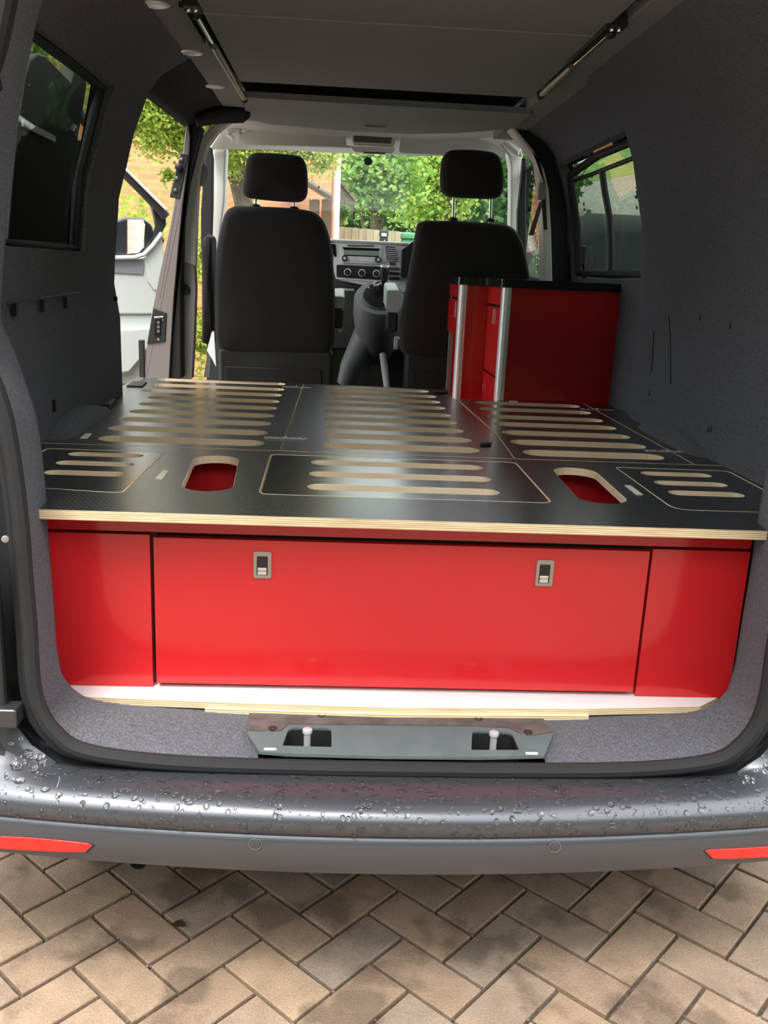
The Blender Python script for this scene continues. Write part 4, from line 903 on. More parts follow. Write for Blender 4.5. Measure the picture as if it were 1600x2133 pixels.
m = MB(); a, b = at_z(758, 260, 1.967), at_z(804, 262, 1.967); m.tube([a, a + Vector((.004, -.02, -.006)), b + Vector((-.004, -.02, -.006)), b], .004, 6)
tag(m.build('ceiling_clip', M['steel'], smooth=True), 'small bright wire clip on the edge of the roof lining', 'clip')
# windscreen
ws = MB(); A, B, C_, D = at_y(430, 306, 4.9), at_y(1095, 312, 4.9), at_y(1100, 520, 5.45), at_y(425, 505, 5.45)
N = 8; rows = []
for k in range(N + 1):
    t = k / N; l, r = A.lerp(D, t), B.lerp(C_, t); rows.append([l.lerp(r, j / 8) + Vector((0, -.10 * ((j / 4 - 1) ** 2) + .05, 0)) for j in range(9)])
ws.loft(rows, closed=False); tag(ws.build('window_1', M['glass'], smooth=True), 'clear windscreen glass spotted with rain, at the front of the van', kind='structure')
m = MB()
for k in range(70):
    i = random.random(); j = random.random(); l, r = A.lerp(D, i), B.lerp(C_, i); p = l.lerp(r, j); u = j * 2 - 1; p = p + Vector((0, -.10 * u * u + .045, 0)); m.ball(p, random.uniform(.002, .004), 6, 4, (1, .4, 1))
tag(m.build('rain_drops', M['water'], bpy.data.objects['window_1'], smooth=True), kind='stuff')
# driver door with its glass, dark outside
dd = empty('door_3', (1.0, 4.6, 1.2), 'driver door with a dark rain spotted window past the grey pillar', kind='structure')
m = MB(); m.box((1.0, 4.2, .55), (1.06, 5.4, 1.36)); m.build('door_panel', M['dash_dark'], dd, bevel=.02)
m = MB(); m.add([(1.02, 4.2, 1.36), (1.02, 5.35, 1.36), (.93, 4.85, 1.90), (.90, 4.2, 1.92)], [(0, 1, 2, 3)]); m.build('door_glass', M['glass_door'], dd)
m = MB(); m.tube([(1.015, 4.22, 1.36), (.90, 4.22, 1.90), (.92, 4.85, 1.89), (1.015, 5.35, 1.37)], .02, 8, closed=True); m.build('glass_seal', M['rubber'], dd, smooth=True)
m = MB()
for k in range(60):
    t = random.random(); z = 1.4 + .48 * t; m.ball((lerp(1.01, .905, t), random.uniform(4.3, 5.0 - .3 * t), z), random.uniform(.002, .005), 6, 4, (.5, 1, 1.4))
tag(m.build('rain_drops', M['water'], dd, smooth=True), kind='stuff')
# bonnet and lower cab shell so that the cab is closed
sh = empty('trim_5', (CX, 5.4, .6), 'dark grey van nose and lower cab body', kind='structure')
m = MB(); m.loft([[(x, y, z) for y, z in ((5.5, 1.40), (5.7, 1.33), (6.05, 1.12), (6.15, .8), (6.1, .4), (5.4, .4))] for x in (CX - .92, CX - .5, CX + .5, CX + .92)]); m.build('nose', M['body'], sh, smooth=True, angle=30)
m = MB(); m.box((CX - .90, 3.86, .40), (CX - .86, 4.95, .62)); m.build('step_sill', M['mauve'], sh, bevel=.01)
m = MB(); m.box((CX - .84, 3.86, .56), (CX + .84, 5.5, .62)); m.build('cab_floor', M['dark_carpet'], sh)

# ---- dashboard
da = empty('dashboard', (CX, 5.0, 1.2), 'silver grey van dashboard with radio, heater knobs and vents between the seats', 'dashboard')
YD = 4.90
zt = lambda px, py, Y=YD: at_y(px, py, Y)
m = MB(); pr_ = [(5.55, 1.40), (5.45, 1.475), (5.15, 1.50), (5.06, 1.495), (5.01, 1.478), (5.01, 1.40), (5.0, 1.15), (5.1, .95), (5.5, .95)]
m.loft([[(x, y, z) for y, z in pr_] for x in (CX - .84, CX - .3, CX + .3, CX + .84)]); m.build('dash_body', M['dash_dark'], da, smooth=True, angle=30)
# pale centre stack
P = [zt(*p) for p in ((696, 503), (700, 500), (790, 502), (838, 507), (846, 520), (850, 560), (850, 606), (835, 610), (700, 582), (694, 560))]
q = rpoly([(p.x, p.z) for p in P], .012, 3); m = MB(); m.prism([(a, YD, b) for a, b in q], (0, .06, 0)); m.build('centre_stack', M['dash'], da, bevel=.006)
m = MB(); a, b = zt(690, 500), zt(850, 506); m.box((CX - .6, YD + .07, a.z - .006), (b.x + .02, YD + .40, a.z + .008)); m.build('dash_top', M['dash'], da, bevel=.006)
rp_y([(709, 507), (796, 509), (793, 550), (711, 548)], .006, YD - .008, .02, 'radio', M['dash'], da, .002)
ra = [o for o in da.children if o.name.startswith('radio')][0]
rp_y([(724, 509), (780, 510), (780, 513), (724, 512)], .001, YD - .011, .006, 'button_row', 'dash_dark', ra)
rp_y([(712, 514), (793, 517), (790, 522), (718, 520)], .001, YD - .011, .006, 'disc_slot', 'gloss_black', ra)
rp_y([(716, 519), (791, 522), (790, 532), (717, 529)], .002, YD - .0105, .006, 'display', 'display', ra)
rp_y([(716, 530), (790, 533), (790, 535), (716, 532)], .001, YD - .011, .006, 'display_edge', 'gloss_black', ra)
for px, py in ((718, 538), (789, 541)):
    p = zt(px, py); m = MB(); m.lathe((p.x, YD - .008, p.z), (0, -1, 0), [(0, .016), (.012, .015), (.013, .011), (.013, 0)], 18); m.build('radio_knob', M['black'], ra, smooth=True, angle=40)
    m = MB(); m.lathe((p.x, YD - .021, p.z), (0, -1, 0), [(0, .008), (.002, .007), (.002, 0)], 14); m.build('knob_cap', M['alu'], ra, smooth=True)
for r_ in range(2):
    for c_ in range(4):
        x0, y0 = 727 + c_ * 14.2, 534 + r_ * 5 + c_ * .5; rp_y([(x0, y0), (x0 + 12.5, y0 + .4), (x0 + 12.5, y0 + 4), (x0, y0 + 3.6)], .001, YD - .0115, .006, 'radio_button', 'dash', ra, .0006)
ve = rp_y([(804, 512), (826, 514), (830, 544), (806, 541)], .006, YD - .004, .01, 'vent', 'gloss_black', da)
for k in range(7): y0 = 515 + k * 4.2; rp_y([(804.5 + k * .25, y0), (827 + k * .4, y0 + 1), (827 + k * .4, y0 + 2.6), (804.5 + k * .25, y0 + 1.6)], .0006, YD - .012, .012, 'slat', 'dash', ve)
rp_y([(690, 506), (699, 508), (701, 534), (696, 534)], .004, YD - .004, .01, 'vent', 'gloss_black', da)
rp_y([(812, 546), (824, 547), (823, 552), (813, 551)], .004, YD - .008, .01, 'hazard_switch', 'dash_dark', da, .001)
rp_y([(701, 551), (808, 556), (808, 584), (701, 577)], .008, YD - .006, .01, 'heater_panel', 'black', da, .002)
rp_y([(699, 578), (806, 586), (806, 588.5), (699, 580.5)], .002, YD - .006, .01, 'panel_strip', 'dash', da, .001)
for px, py in ((724, 567), (754, 568.5), (784, 570)):
    p = zt(px, py); m = MB(); m.lathe((p.x, YD - .006, p.z), (0, -1, 0), [(0, .016), (.016, .014), (.017, .010), (.015, 0)], 18); kn = m.build('heater_knob', M['black'], da, smooth=True, angle=40)
    ring = [(p.x + math.cos(2 * PI * k / 20) * .0165, YD - .014, p.z + math.sin(2 * PI * k / 20) * .0165) for k in range(20)]; m = MB(); m.tube(ring, .0026, 6, closed=True); m.build('knob_ring', M['alu'], kn, smooth=True)
for k, y0 in enumerate((556, 566, 576)): rp_y([(811, y0), (833, y0 + 1), (833, y0 + 7.5), (811, y0 + 6.5)], .002, YD - .007, .012, 'switch_bank', ('dash_dark', 'black', 'black')[k], da, .001)
rp_y([(704, 600), (738, 602), (738, 606), (704, 605)], .002, 4.93, .02, 'tray_lip', 'dash', da, .001)
# the stack leans back towards the screen, so that it takes light from above
def lean(o, y0, z0, a):
    for v in o.data.vertices: dz = v.co.z - z0; v.co.y += dz * math.tan(a)
    for c in o.children: lean(c, y0, z0, a)
for o in list(da.children):
    if o.name.split('.')[0] in ('centre_stack', 'radio', 'vent', 'hazard_switch', 'heater_panel', 'panel_strip', 'heater_knob', 'switch_bank'): lean(o, YD, at_y(760, 590, YD).z, math.radians(22))
# instrument hood and wheel on the driver side
m = MB(); p0 = zt(838, 512); m.loft([[(p0.x + dx, YD + dy, p0.z + dz) for dx, dz in ((0, -.16), (0, -.02), (.08, .045), (.30, .05), (.38, -.02), (.38, -.16))] for dy in (-.03, .18)]); m.build('instrument_hood', M['black'], da, smooth=True, angle=35)
# gear pod, lever
c0 = at_y(792, 620, 4.80); V1 = Vector((0, .72, .69)); NV = Vector((0, -.69, .72))      # the pod's face slopes towards the cabin
def podring(rx, ry, d, oy=0., oz=0., n=28): return [c0 + Vector((rx * math.cos(2 * PI * k / n), oy, oz)) + V1 * (ry * math.sin(2 * PI * k / n)) + NV * d for k in range(n)]
m = MB(); m.loft([podring(.098, .094, .004), podring(.125, .12, .002), podring(.135, .13, -.015), podring(.135, .135, -.10, 0, -.02), podring(.11, .12, -.20, .02, -.08), podring(.07, .08, -.26, .05, -.12)]); m.build('gear_pod', M['pod'], da, smooth=True, angle=40)
m = MB(); m.tube(podring(.088, .085, .006), .007, 7, closed=True); m.build('gear_ring', M['dash_dark'], da, smooth=True)
m = MB(); m.tube([at_y(792, 650, 4.93), at_y(768, 700, 4.93), at_y(735, 765, 4.95), at_y(724, 800, 4.97)], [.10, .085, .07, .06], 14); m.build('console_leg', M['pod'], da, smooth=True)
m = MB(); a, b = at_y(748, 625, 4.93), at_y(845, 690, 4.93); m.box((a.x, 4.90, b.z), (b.x, 5.1, a.z)); m.build('console_side', M['dash_dark'], da, bevel=.02)
gl = empty('gear_lever', (c0.x, 4.80, c0.z), 'black gear lever with a silver ringed knob in a leather gaiter', 'gear lever')
tip = at_y(801, 560, 4.84)
m = MB(); rings = []
for t, r_ in ((0, .078), (.15, .074), (.3, .060), (.42, .062), (.55, .044), (.68, .046), (.8, .03), (1, .017)):
    c = (c0 + NV * .018).lerp(Vector((tip.x, tip.y, tip.z - .06)), t); va = V1.lerp(Vector((0, 1, 0)), max(0, (t - .6) / .4)).normalized(); rings.append([c + Vector((1, 0, 0)) * (r_ * (1 + .10 * (k % 2)) * math.cos(2 * PI * k / 20)) + va * (r_ * (1 + .10 * (k % 2)) * math.sin(2 * PI * k / 20)) for k in range(20)])
m.loft(rings); m.build('gaiter', M['gloss_black'], gl, smooth=True, angle=60)
m = MB(); m.lathe((tip.x, tip.y, tip.z - .075), (0, 0, 1), [(0, .015), (.02, .017), (.05, .024), (.07, .026), (.085, .022), (.09, .0)], 18); m.build('knob', M['black'], gl, smooth=True)
ring = [(tip.x + math.cos(2 * PI * k / 22) * .021, tip.y - .012 + math.sin(2 * PI * k / 22) * .012, tip.z + .012 + .004 * math.sin(2 * PI * k / 22)) for k in range(22)]
m = MB(); m.tube(ring, .0035, 6, closed=True); m.build('knob_ring', M['alu'], gl, smooth=True)
m = MB(); a, b, c_ = at_y(797, 738, 4.30), at_y(801, 765, 4.26), at_y(806, 806, 4.18)
m.tube([a + Vector((0, .006, .004)), a, b, c_, c_ + (c_ - b)], [.004, .015, .017, .015, .013], 12); hb = m.build('handbrake_lever', M['arm'], smooth=True); tag(hb, 'slim grey handbrake lever standing up between the two seats', 'handbrake')

# ================================================================== ROOF FITTINGS
def strut(label, x, pts_rod, pts_body):
    s = empty('roof_strut', (x, 3.2, 1.975), label, 'gas strut', 'gas struts set in the roof lining'); z = 1.972
    def P(y, dx=0, dz=0): return Vector((x + dx, y, z + dz))
    (a, b), (c, d) = pts_rod, pts_body
    m = MB(); m.cyl(P(a), P(b), .0052, 10); m.build('rod', M['steel'], s, smooth=True)
    m = MB(); m.tube([P(c), P(c + .02), P(d - .02), P(d)], [.009, .0115, .0115, .008], 12); m.build('cylinder', M['nickel'], s, smooth=True, angle=50)
    for y in (a - .02, d + .015):
        m = MB(); m.ball(P(y), .015, 12, 8); m.build('ball_socket', M['black'], s, smooth=True)
    m = MB(); m.box((x - .03, a - .09, z - .006), (x - .018, b, z + .014)); m.build('arm', M['black'], s, bevel=.002)
    m = MB(); m.box((x - .02, a - .10, z - .004), (x + .02, a - .03, z + .02)); m.build('bracket', M['black'], s, bevel=.003)
    for dx in (-.01, .008): m = MB(); m.ball(P(a - .07, dx, -.004), .007, 8, 5); m.build('bolt', M['steel'], s, smooth=True)
strut('slim gas strut in the roof slot on the passenger side, by the round lights', (LX + LX + .035) / 2, (at_z(420, 33, 1.972).y, at_z(444, 88, 1.972).y), (at_z(450, 97, 1.972).y, at_z(508, 205, 1.972).y))
strut('slim gas strut in the roof slot on the driver side', (RX + RX - .035) / 2, (at_z(1262, 72, 1.972).y, at_z(1185, 133, 1.972).y), (at_z(1174, 139, 1.972).y, at_z(1110, 195, 1.972).y))
for k, (px, py) in enumerate(((323, 9), (398, 109.5), (447, 180))):
    p = at_z(px, py, 1.98); li = empty('ceiling_light', (p.x, p.y, 1.98), ('flat round roof light over the window end, first of three', 'flat round roof light, the middle one of three beside the strut', 'flat round roof light, the one beside the sliding door top')[k], 'roof light', 'round lights along the roof strip')
    m = MB(); m.lathe((p.x, p.y, 1.9805), (0, 0, -1), [(0, .036), (.002, .036), (.004, .030), (.003, .028)], 24); m.build('bezel', M['alu'], li, smooth=True, angle=40)
    m = MB(); m.lathe((p.x, p.y, 1.9805), (0, 0, -1), [(.001, .029), (.0028, .028), (.003, 0)], 24); m.build('lens', M['white'], li, smooth=True, angle=40)

# ================================================================== SIDE WINDOWS AND SLIDING DOOR
def tint_pane(sgn, y0, y1, z0, z1, d, name, parent, m='glass_tint', label=None):
    t = MB(); rows = []
    for k in range(7):
        z = lerp(z0, z1, k / 6); rows.append([(CX + sgn * (hw(z) + d), y, z) for y in (y0, y1)])
    t.loft(rows, closed=False); return t.build(name, M[m], parent, smooth=True)
w2 = empty('window_2', (CX - .87, 2.4, 1.4), 'dark privacy glass in the carpeted side, the open sliding door showing behind it', kind='structure')
tint_pane(-1, 2.04, 2.77, 1.375, 1.84, .03, 'pane', w2)
t = MB(); t.tube([(CX - hw(z) - .025, y, z) for y, z in ((2.06, 1.395), (2.06, 1.60), (2.065, 1.82), (2.4, 1.825), (2.745, 1.82), (2.75, 1.6), (2.75, 1.395), (2.4, 1.392))], .010, 8, closed=True); t.build('glass_seal', M['rubber'], w2, smooth=True)
sd = empty('door_1', (CX - 1.0, 2.5, .5), 'black inside of the sliding door slid back behind the privacy glass', kind='structure')
XD = CX - .985
t = MB(); P = [at_x(px, py, XD) for px, py in ((10, 600), (35, 300), (55, 160), (66, 124), (80, 112), (96, 116), (150, 172), (158, 140), (178, 150), (181, 180), (172, 240), (163, 290), (215, 300), (225, 600))]
t.prism(P, (-.05, 0, 0)); t.build('door_panel', M['black'], sd, bevel=.006)
a, b = at_x(47, 256, CX - .98), at_x(114, 290, CX - .98)
t = MB(); t.obox(((a.x + b.x) / 2, (a.y + b.y) / 2, (a.z + b.z) / 2), (.006, (b - a).length, .018), Matrix.Rotation(math.atan2(b.z - a.z, b.y - a.y), 3, 'X')); t.build('door_pull', M['alu'], sd)
w3 = empty('window_3', (CX + .9, 3.65, 1.4), 'dark tinted sliding side window above the red kitchen cabinet', kind='structure')
tint_pane(1, 3.14, 4.16, 1.365, 1.86, .035, 'pane', w3, 'glass_tint')
F = lambda y, z, d=.025: (CX + hw(z) + d, y, z)
t = MB(); t.tube([F(y, z) for y, z in ((3.14, 1.40), (3.14, 1.6), (3.15, 1.82), (3.6, 1.825), (4.08, 1.80), (4.11, 1.76), (4.12, 1.6), (4.11, 1.40), (3.6, 1.395))], .016, 8, closed=True); t.build('window_frame', M['rubber'], w3, smooth=True)
t = MB(); t.tube([F(y, 1.775, .028) for y in (3.16, 3.6, 4.05)], .009, 8); t.build('window_rail', M['black'], w3, smooth=True)
t = MB(); t.tube([F(3.62, z, .026) for z in (1.40, 1.5, 1.6, 1.7, 1.775)], .013, 8); t.build('window_bar', M['black'], w3, smooth=True)
t = MB(); p = F(4.0, 1.47, .012); t.box((p[0] - .012, p[1] - .03, p[2] - .04), (p[0] + .01, p[1] + .03, p[2] + .04)); t.build('window_catch', M['black'], w3, bevel=.006)

# ---- front passenger door, swung open
fd = empty('door_2', (CX - 1.0, 4.95, .7), 'open passenger door with pale grey card, wing mirror and sloping window frame', kind='structure')
ang = math.radians(66); hx, hy = CX - 1.0, 4.98
dv = Vector((-math.sin(ang), -math.cos(ang), 0)); nv = Vector((-dv.y, dv.x, 0))          # along the door, and towards its inside
if nv.dot(Vector((1, -1, 0))) < 0: nv = -nv
def on_door(px, py, off=0.):
    d = _ray(px, py); o = Vector((hx, hy, 0)) + nv * off; t = (o - CAMP).dot(nv) / d.dot(nv); return CAMP + d * t
def door_piece(name, pts, o0, o1, m, bevel=.004, r=0.):
    t = MB(); P = [on_door(px, py, o0) for px, py in pts]; t.prism(P, nv * (o1 - o0)); return t.build(name, M[m], fd, bevel=bevel, seg=3)
door_piece('door_card', [(180, 655), (346, 655), (342, 560), (338, 500), (336, 480), (330, 492), (316, 520), (298, 536), (250, 538), (180, 540)], 0, -.07, 'door_card', .01)
door_piece('door_card', [(180, 800), (330, 800), (346, 655), (180, 655)], -.01, -.07, 'door_card', .01)
door_piece('door_cloth', [(180, 541), (297, 540), (300, 552), (299, 572), (180, 566)], .006, 0, 'door_cloth', .004)
door_piece('door_pocket', [(180, 690), (308, 683), (330, 684), (300, 740), (270, 775), (180, 790)], .03, -.01, 'door_card', .01)
door_piece('speaker_ring', [(302, 545), (308, 520), (322, 500), (338, 488), (342, 560), (336, 600), (322, 605), (308, 585)], .008, 0, 'door_card', .006)
t = MB(); t.tube([on_door(px, py) for px, py in ((160, 230), (215, 300), (262, 362), (300, 400), (330, 432), (346, 452))], .026, 10); t.build('window_frame', M['black'], fd, smooth=True)
t = MB(); t.tube([on_door(px, py, .03) for px, py in ((215, 292), (262, 352), (300, 390), (334, 424), (346, 436))], .007, 8); t.build('frame_trim', M['alu'], fd, smooth=True)
t = MB(); t.tube([on_door(px, py, .015) for px, py in ((337, 486), (318, 512), (300, 530), (280, 536), (180, 538))], .012, 8); t.build('window_sill', M['door_card'], fd, smooth=True)
door_piece('quarter_frame', [(346, 440), (325, 425), (306, 402), (318, 436), (326, 470), (318, 505), (337, 486), (346, 470)], -.01, -.05, 'black', .004)
t = MB(); t.add([on_door(px, py, -.03) for px, py in ((180, 262), (262, 362), (344, 440), (330, 500), (296, 538), (180, 542))], [list(range(6))]); t.build('door_glass', M['glass'], fd)
mi_ = door_piece('mirror_housing', [(225, 462), (262, 451), (300, 453), (318, 466), (328, 492), (322, 518), (300, 532), (225, 536)], -.09, -.16, 'body', .02)
mc = on_door(270, 490, -.080); mn = Vector((-.33, -.94, .02)).normalized()      # the glass is turned towards the road behind
def on_mirror(px, py): d = _ray(px, py); return CAMP + d * ((mc - CAMP).dot(mn) / d.dot(mn))
t = MB(); c = [on_mirror(px, py) for px, py in ((225, 464), (262, 456), (297, 458), (302, 470), (299, 515), (288, 527), (225, 533))]; t.prism(c, mn * -.004); t.build('mirror_glass', M['mirror'], mi_)
t = MB(); t.tube([on_door(322, 505, -.1), on_door(333, 500, -.04)], .025, 8); t.build('mirror_arm', M['black'], fd, smooth=True)
# ================================================================== OUTSIDE
def leaf_cloud(name, blobs, n, size, m, parent, seed=1, soft=0):
    rnd = random.Random(seed); vs, fs = [], []
    tot = sum(b[3] * b[4] for b in blobs)
    for (cx, cy, cz, rx, rz) in blobs:
        for k in range(int(n * rx * rz / tot)):
            u, a = rnd.uniform(-1, 1), rnd.uniform(0, 2 * PI); s = math.sqrt(1 - u * u); rr = rnd.uniform(.62, 1.04) if not soft else min(1.7, abs(rnd.gauss(.0, .78)))
            p = Vector((cx + rx * rr * s * math.cos(a), cy + rx * rr * s * math.sin(a), cz + rz * rr * u))
            d = Vector((rnd.gauss(0, 1), rnd.gauss(0, 1), rnd.gauss(0, .6))).normalized(); e = d.cross(Vector((rnd.gauss(0, 1), rnd.gauss(0, 1), rnd.gauss(0, 1)))).normalized(); L = size * rnd.uniform(.6, 1.3); w = L * .42
            b = len(vs); vs += [p - d * L * .5, p + e * w - d * L * .05, p + d * L * .5, p - e * w - d * L * .05]; fs.append((b, b + 1, b + 2, b + 3))
    me = bpy.data.meshes.new(name); me.from_pydata(vs, [], fs); me.materials.append(M[m]); o = bpy.data.objects.new(name, me); COL.objects.link(o); place(o, parent); tag(o, kind='stuff'); return o
def limb(mb, pts, r0, r1):
    n = len(pts); mb.tube(pts, [lerp(r0, r1, k / (n - 1)) for k in range(n)], 8)
# brick house
HY = 10.0
hxr = at_y(690, 400, HY).x
ho = empty('house', (hxr - 3, HY, 0), 'orange brick house with small tiled porch roofs and a white downpipe', 'house')
m = MB(); m.box((hxr - 3.6, HY, -.05), (hxr, HY + 5.0, 3.6)); m.build('brick_wall', M['brick'], ho)
m = MB(); m.prism([(hxr - 3.8, HY - .2, 3.58), (hxr + .2, HY - .2, 3.58), (hxr + .2, HY + 2.5, 5.0), (hxr - 3.8, HY + 2.5, 5.0)], (0, .1, .1)); m.prism([(hxr - 3.8, HY + 5.2, 3.58), (hxr + .2, HY + 5.2, 3.58), (hxr + .2, HY + 2.5, 5.0), (hxr - 3.8, HY + 2.5, 5.0)], (0, .1, .1)); m.build('main_roof', M['tile'], ho)
m = MB(); m.cyl((hxr + .05, HY + .25, 0), (hxr + .05, HY + .25, 3.6), .045, 12); m.build('downpipe', M['white'], ho, smooth=True)
m = MB(); m.box((hxr, HY + 1.2, .9), (hxr + .05, HY + 3.0, 3.5)); m.build('window_frame', M['white'], ho)
def porch(pts_x0, x1, y0, y1, z_hi, z_lo, name, mt, nt_=6, nr=4):
    r = empty(name, (0, 0, 0)); r.parent = ho; r.matrix_parent_inverse = world_of(ho).inverted()
    th = math.atan2(z_hi - z_lo, x1 - pts_x0); R = Matrix.Rotation(th, 3, 'Y'); L = math.hypot(z_hi - z_lo, x1 - pts_x0)
    for a in range(nr):
        for b in range(nt_):
            t = (a + .5) / nr; y = lerp(y0, y1, (b + .5) / nt_)
            q = MB(); q.obox((lerp(pts_x0, x1, t), y, lerp(z_hi, z_lo, t) + .012 * (1 + (b % 2) * .4)), (L / nr * 1.12, (y1 - y0) / nt_ * .96, .022), R); q.build('roof_tile', M[mt], r)
    return r
# the porch past the corner, sloping away from the white frame
pa, pb = at_y(696, 372, 11.2), at_y(738, 424, 11.2)
porch(pa.x, pb.x, 10.7, 12.6, pa.z, pb.z, 'porch_roof', 'tile', 7, 4)
m = MB(); m.prism([(pa.x, 10.75, pa.z - .03), (pb.x, 10.75, pb.z - .02), (pb.x, 10.75, pb.z - .04), (pa.x, 10.75, pb.z - .03)], (0, 1.8, 0)); m.build('porch_soffit', M['tile_grey'], ho)
q1, q2 = at_y(700, 468, 11.8), at_y(724, 432, 11.8); m = MB(); m.tube([q1, (q1 + q2) / 2 + Vector((.02, 0, -.03)), q2], .035, 6); m.build('porch_bracket', M['timber'], ho)
# the porch on this side of the wall
a, b = at_y(640, 372, 9.2), at_y(690, 412, 9.2)
porch(a.x - .35, b.x, 9.0, 9.9, a.z + .15, b.z, 'porch_roof', 'tile_grey', 4, 5)
for px in (655, 681): p = at_y(px, 420, 9.3); m = MB(); m.box((p.x - .05, 9.25, 0), (p.x + .05, 9.35, p.z + .02)); m.build('porch_post', M['timber'], ho, bevel=.01)
# hanging basket
p = at_y(717, 440, 10.6); hb = empty('hanging_basket', (p.x, p.y, p.z), 'round green hanging plant ball under the tiled porch roof', 'plant')
leaf_cloud('foliage', [(p.x, p.y, p.z, .07, .07)], 500, .035, 'leaf_mid', hb, 3); m = MB(); m.ball(p, .065, 12, 8); m.build('basket', M['leaf_dark'], hb, smooth=True); m = MB(); m.tube([(p.x, p.y, p.z + .06), (p.x, p.y, p.z + .10), (p.x, 10.69, p.z + .12)], .004, 6); m.build('hook', M['black'], hb)
# young tree in front of the house
ty = 7.6
tr = empty('tree', (at_y(505, 420, ty).x, ty, 0), 'light green broadleaf tree with bare grey limbs before the orange brick house', 'tree')
b0 = at_y(508, 425, ty); m = MB(); base = Vector((b0.x + .06, ty, 0))
limb(m, [base, base.lerp(b0, .6), b0, at_y(492, 370, ty), at_y(470, 340, ty), at_y(440, 300, ty), at_y(400, 262, ty - .3)], .10, .025)
limb(m, [at_y(506, 420, ty), at_y(498, 350, ty + .1), at_y(505, 290, ty + .1), at_y(540, 200, ty + .2)], .06, .02)
limb(m, [at_y(470, 340, ty), at_y(410, 330, ty), at_y(370, 310, ty - .2), at_y(330, 285, ty - .4)], .035, .012)
limb(m, [at_y(440, 300, ty), at_y(380, 230, ty - .2), at_y(330, 215, ty - .4)], .03, .01)
m.build('trunk', M['bark'], tr, smooth=True)
B = []
for px, py, y, r in ((300, 215, 6.9, .36), (335, 190, 7.2, .34), (350, 245, 7.0, .36), (300, 262, 6.9, .30), (385, 235, 7.1, .34), (375, 290, 7.1, .22), (320, 300, 6.9, .16), (420, 250, 7.2, .36), (470, 290, 7.3, .36), (480, 340, 7.4, .20), (352, 365, 7.0, .11), (520, 270, 7.5, .45), (580, 285, 7.6, .45), (640, 300, 7.8, .38), (672, 345, 7.9, .16), (690, 320, 7.9, .18), (600, 320, 7.8, .22), (400, 150, 7.0, .5), (560, 190, 7.5, .6), (300, 130, 6.9, .5), (230, 200, 6.9, .5)):
    p = at_y(px, py, y); r *= .62; B.append((p.x, p.y, p.z, r, r * .8))
leaf_cloud('foliage', B, 42000, .03, 'leaf_light', tr, 5, 1)
t3 = empty('tree', (-2.1, 5.6, 0), 'shady green tree whose crown shows above the slid back door', 'tree')
m = MB(); limb(m, [(-2.1, 5.6, 0), (-2.1, 5.65, 1.4), (-1.95, 5.55, 2.7)], .09, .03); m.build('trunk', M['bark'], t3, smooth=True)
leaf_cloud('foliage', [(-1.75 - .16 * (k % 3), 5.5 + .12 * (k % 2), 2.2 + .12 * k, .22, .2) for k in range(6)] + [(-2.05, 5.6, 2.9, .3, .3)], 7000, .045, 'leaf_mid', t3, 8, 1)
# hedge trees beyond the fence
def big_tree(px, y, h, spread, label, m, seed, dark=0):
    x = at_y(px, 460, y).x; t = empty('tree', (x, y, 0), label, 'tree'); k = MB(); limb(k, [(x, y, 0), (x + .1, y, 1.6), (x, y + .1, h * .75)], .18, .05); limb(k, [(x, y, 1.7), (x - .25, y + .1, 2.6), (x - .4, y + .2, 3.3)], .06, .02); limb(k, [(x, y, 1.6), (x + .25, y + .15, 2.6), (x + .45, y + .2, 3.2)], .06, .02); k.build('trunk', M['bark'], t, smooth=True)
    rnd = random.Random(seed); bl_ = []
    for q in range(26):
        a = rnd.uniform(0, 2 * PI); r = spread * math.sqrt(rnd.random()); z = rnd.uniform(2.75, h + .2); bl_.append((x + r * math.cos(a), y + r * math.sin(a) * .7, z, rnd.uniform(.4, .72), rnd.uniform(.35, .6)))
    leaf_cloud('foliage', bl_, 14000, .11, m, t, seed, 1); return t
big_tree(775, 17.7, 3.9, .42, 'mid green tree behind the pale fence, beside the house corner', 'leaf_mid', 11)
big_tree(925, 21.4, 4.7, .85, 'bright yellow green tree behind the fence, between the two headrests', 'leaf_light', 13)
big_tree(1085, 17.7, 4.0, .32, 'mid green tree behind the driver headrest and screen pillar', 'leaf_mid', 15)
hd_ = empty('hedge', (2, 22, 0), 'dense dark hedge filling the gap under the tree crowns', 'hedge')
leaf_cloud('foliage', [(x * .9 - 1.0, 25.6 + (x % 3) * .3, 1.7 + (x % 2) * 1.3, 1.0, 1.8) for x in range(13)], 22000, .17, 'leaf_dark', hd_, 21)
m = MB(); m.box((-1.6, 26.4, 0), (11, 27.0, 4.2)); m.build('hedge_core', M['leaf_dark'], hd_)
h4 = empty('hedge', (2.9, 15.2, 0), 'dark evergreen hedge end beside the gravel slope, past the driver door glass', 'hedge')
leaf_cloud('foliage', [(2.55 + .28 * k, 15.0, 1.0 + .9 * j, .35, .6) for k in range(4) for j in range(3)], 9000, .09, 'leaf_dark', h4, 22, 1); m = MB(); m.box((2.4, 15.3, 0), (3.5, 15.6, 3.3)); m.build('hedge_core', M['leaf_dark'], h4)
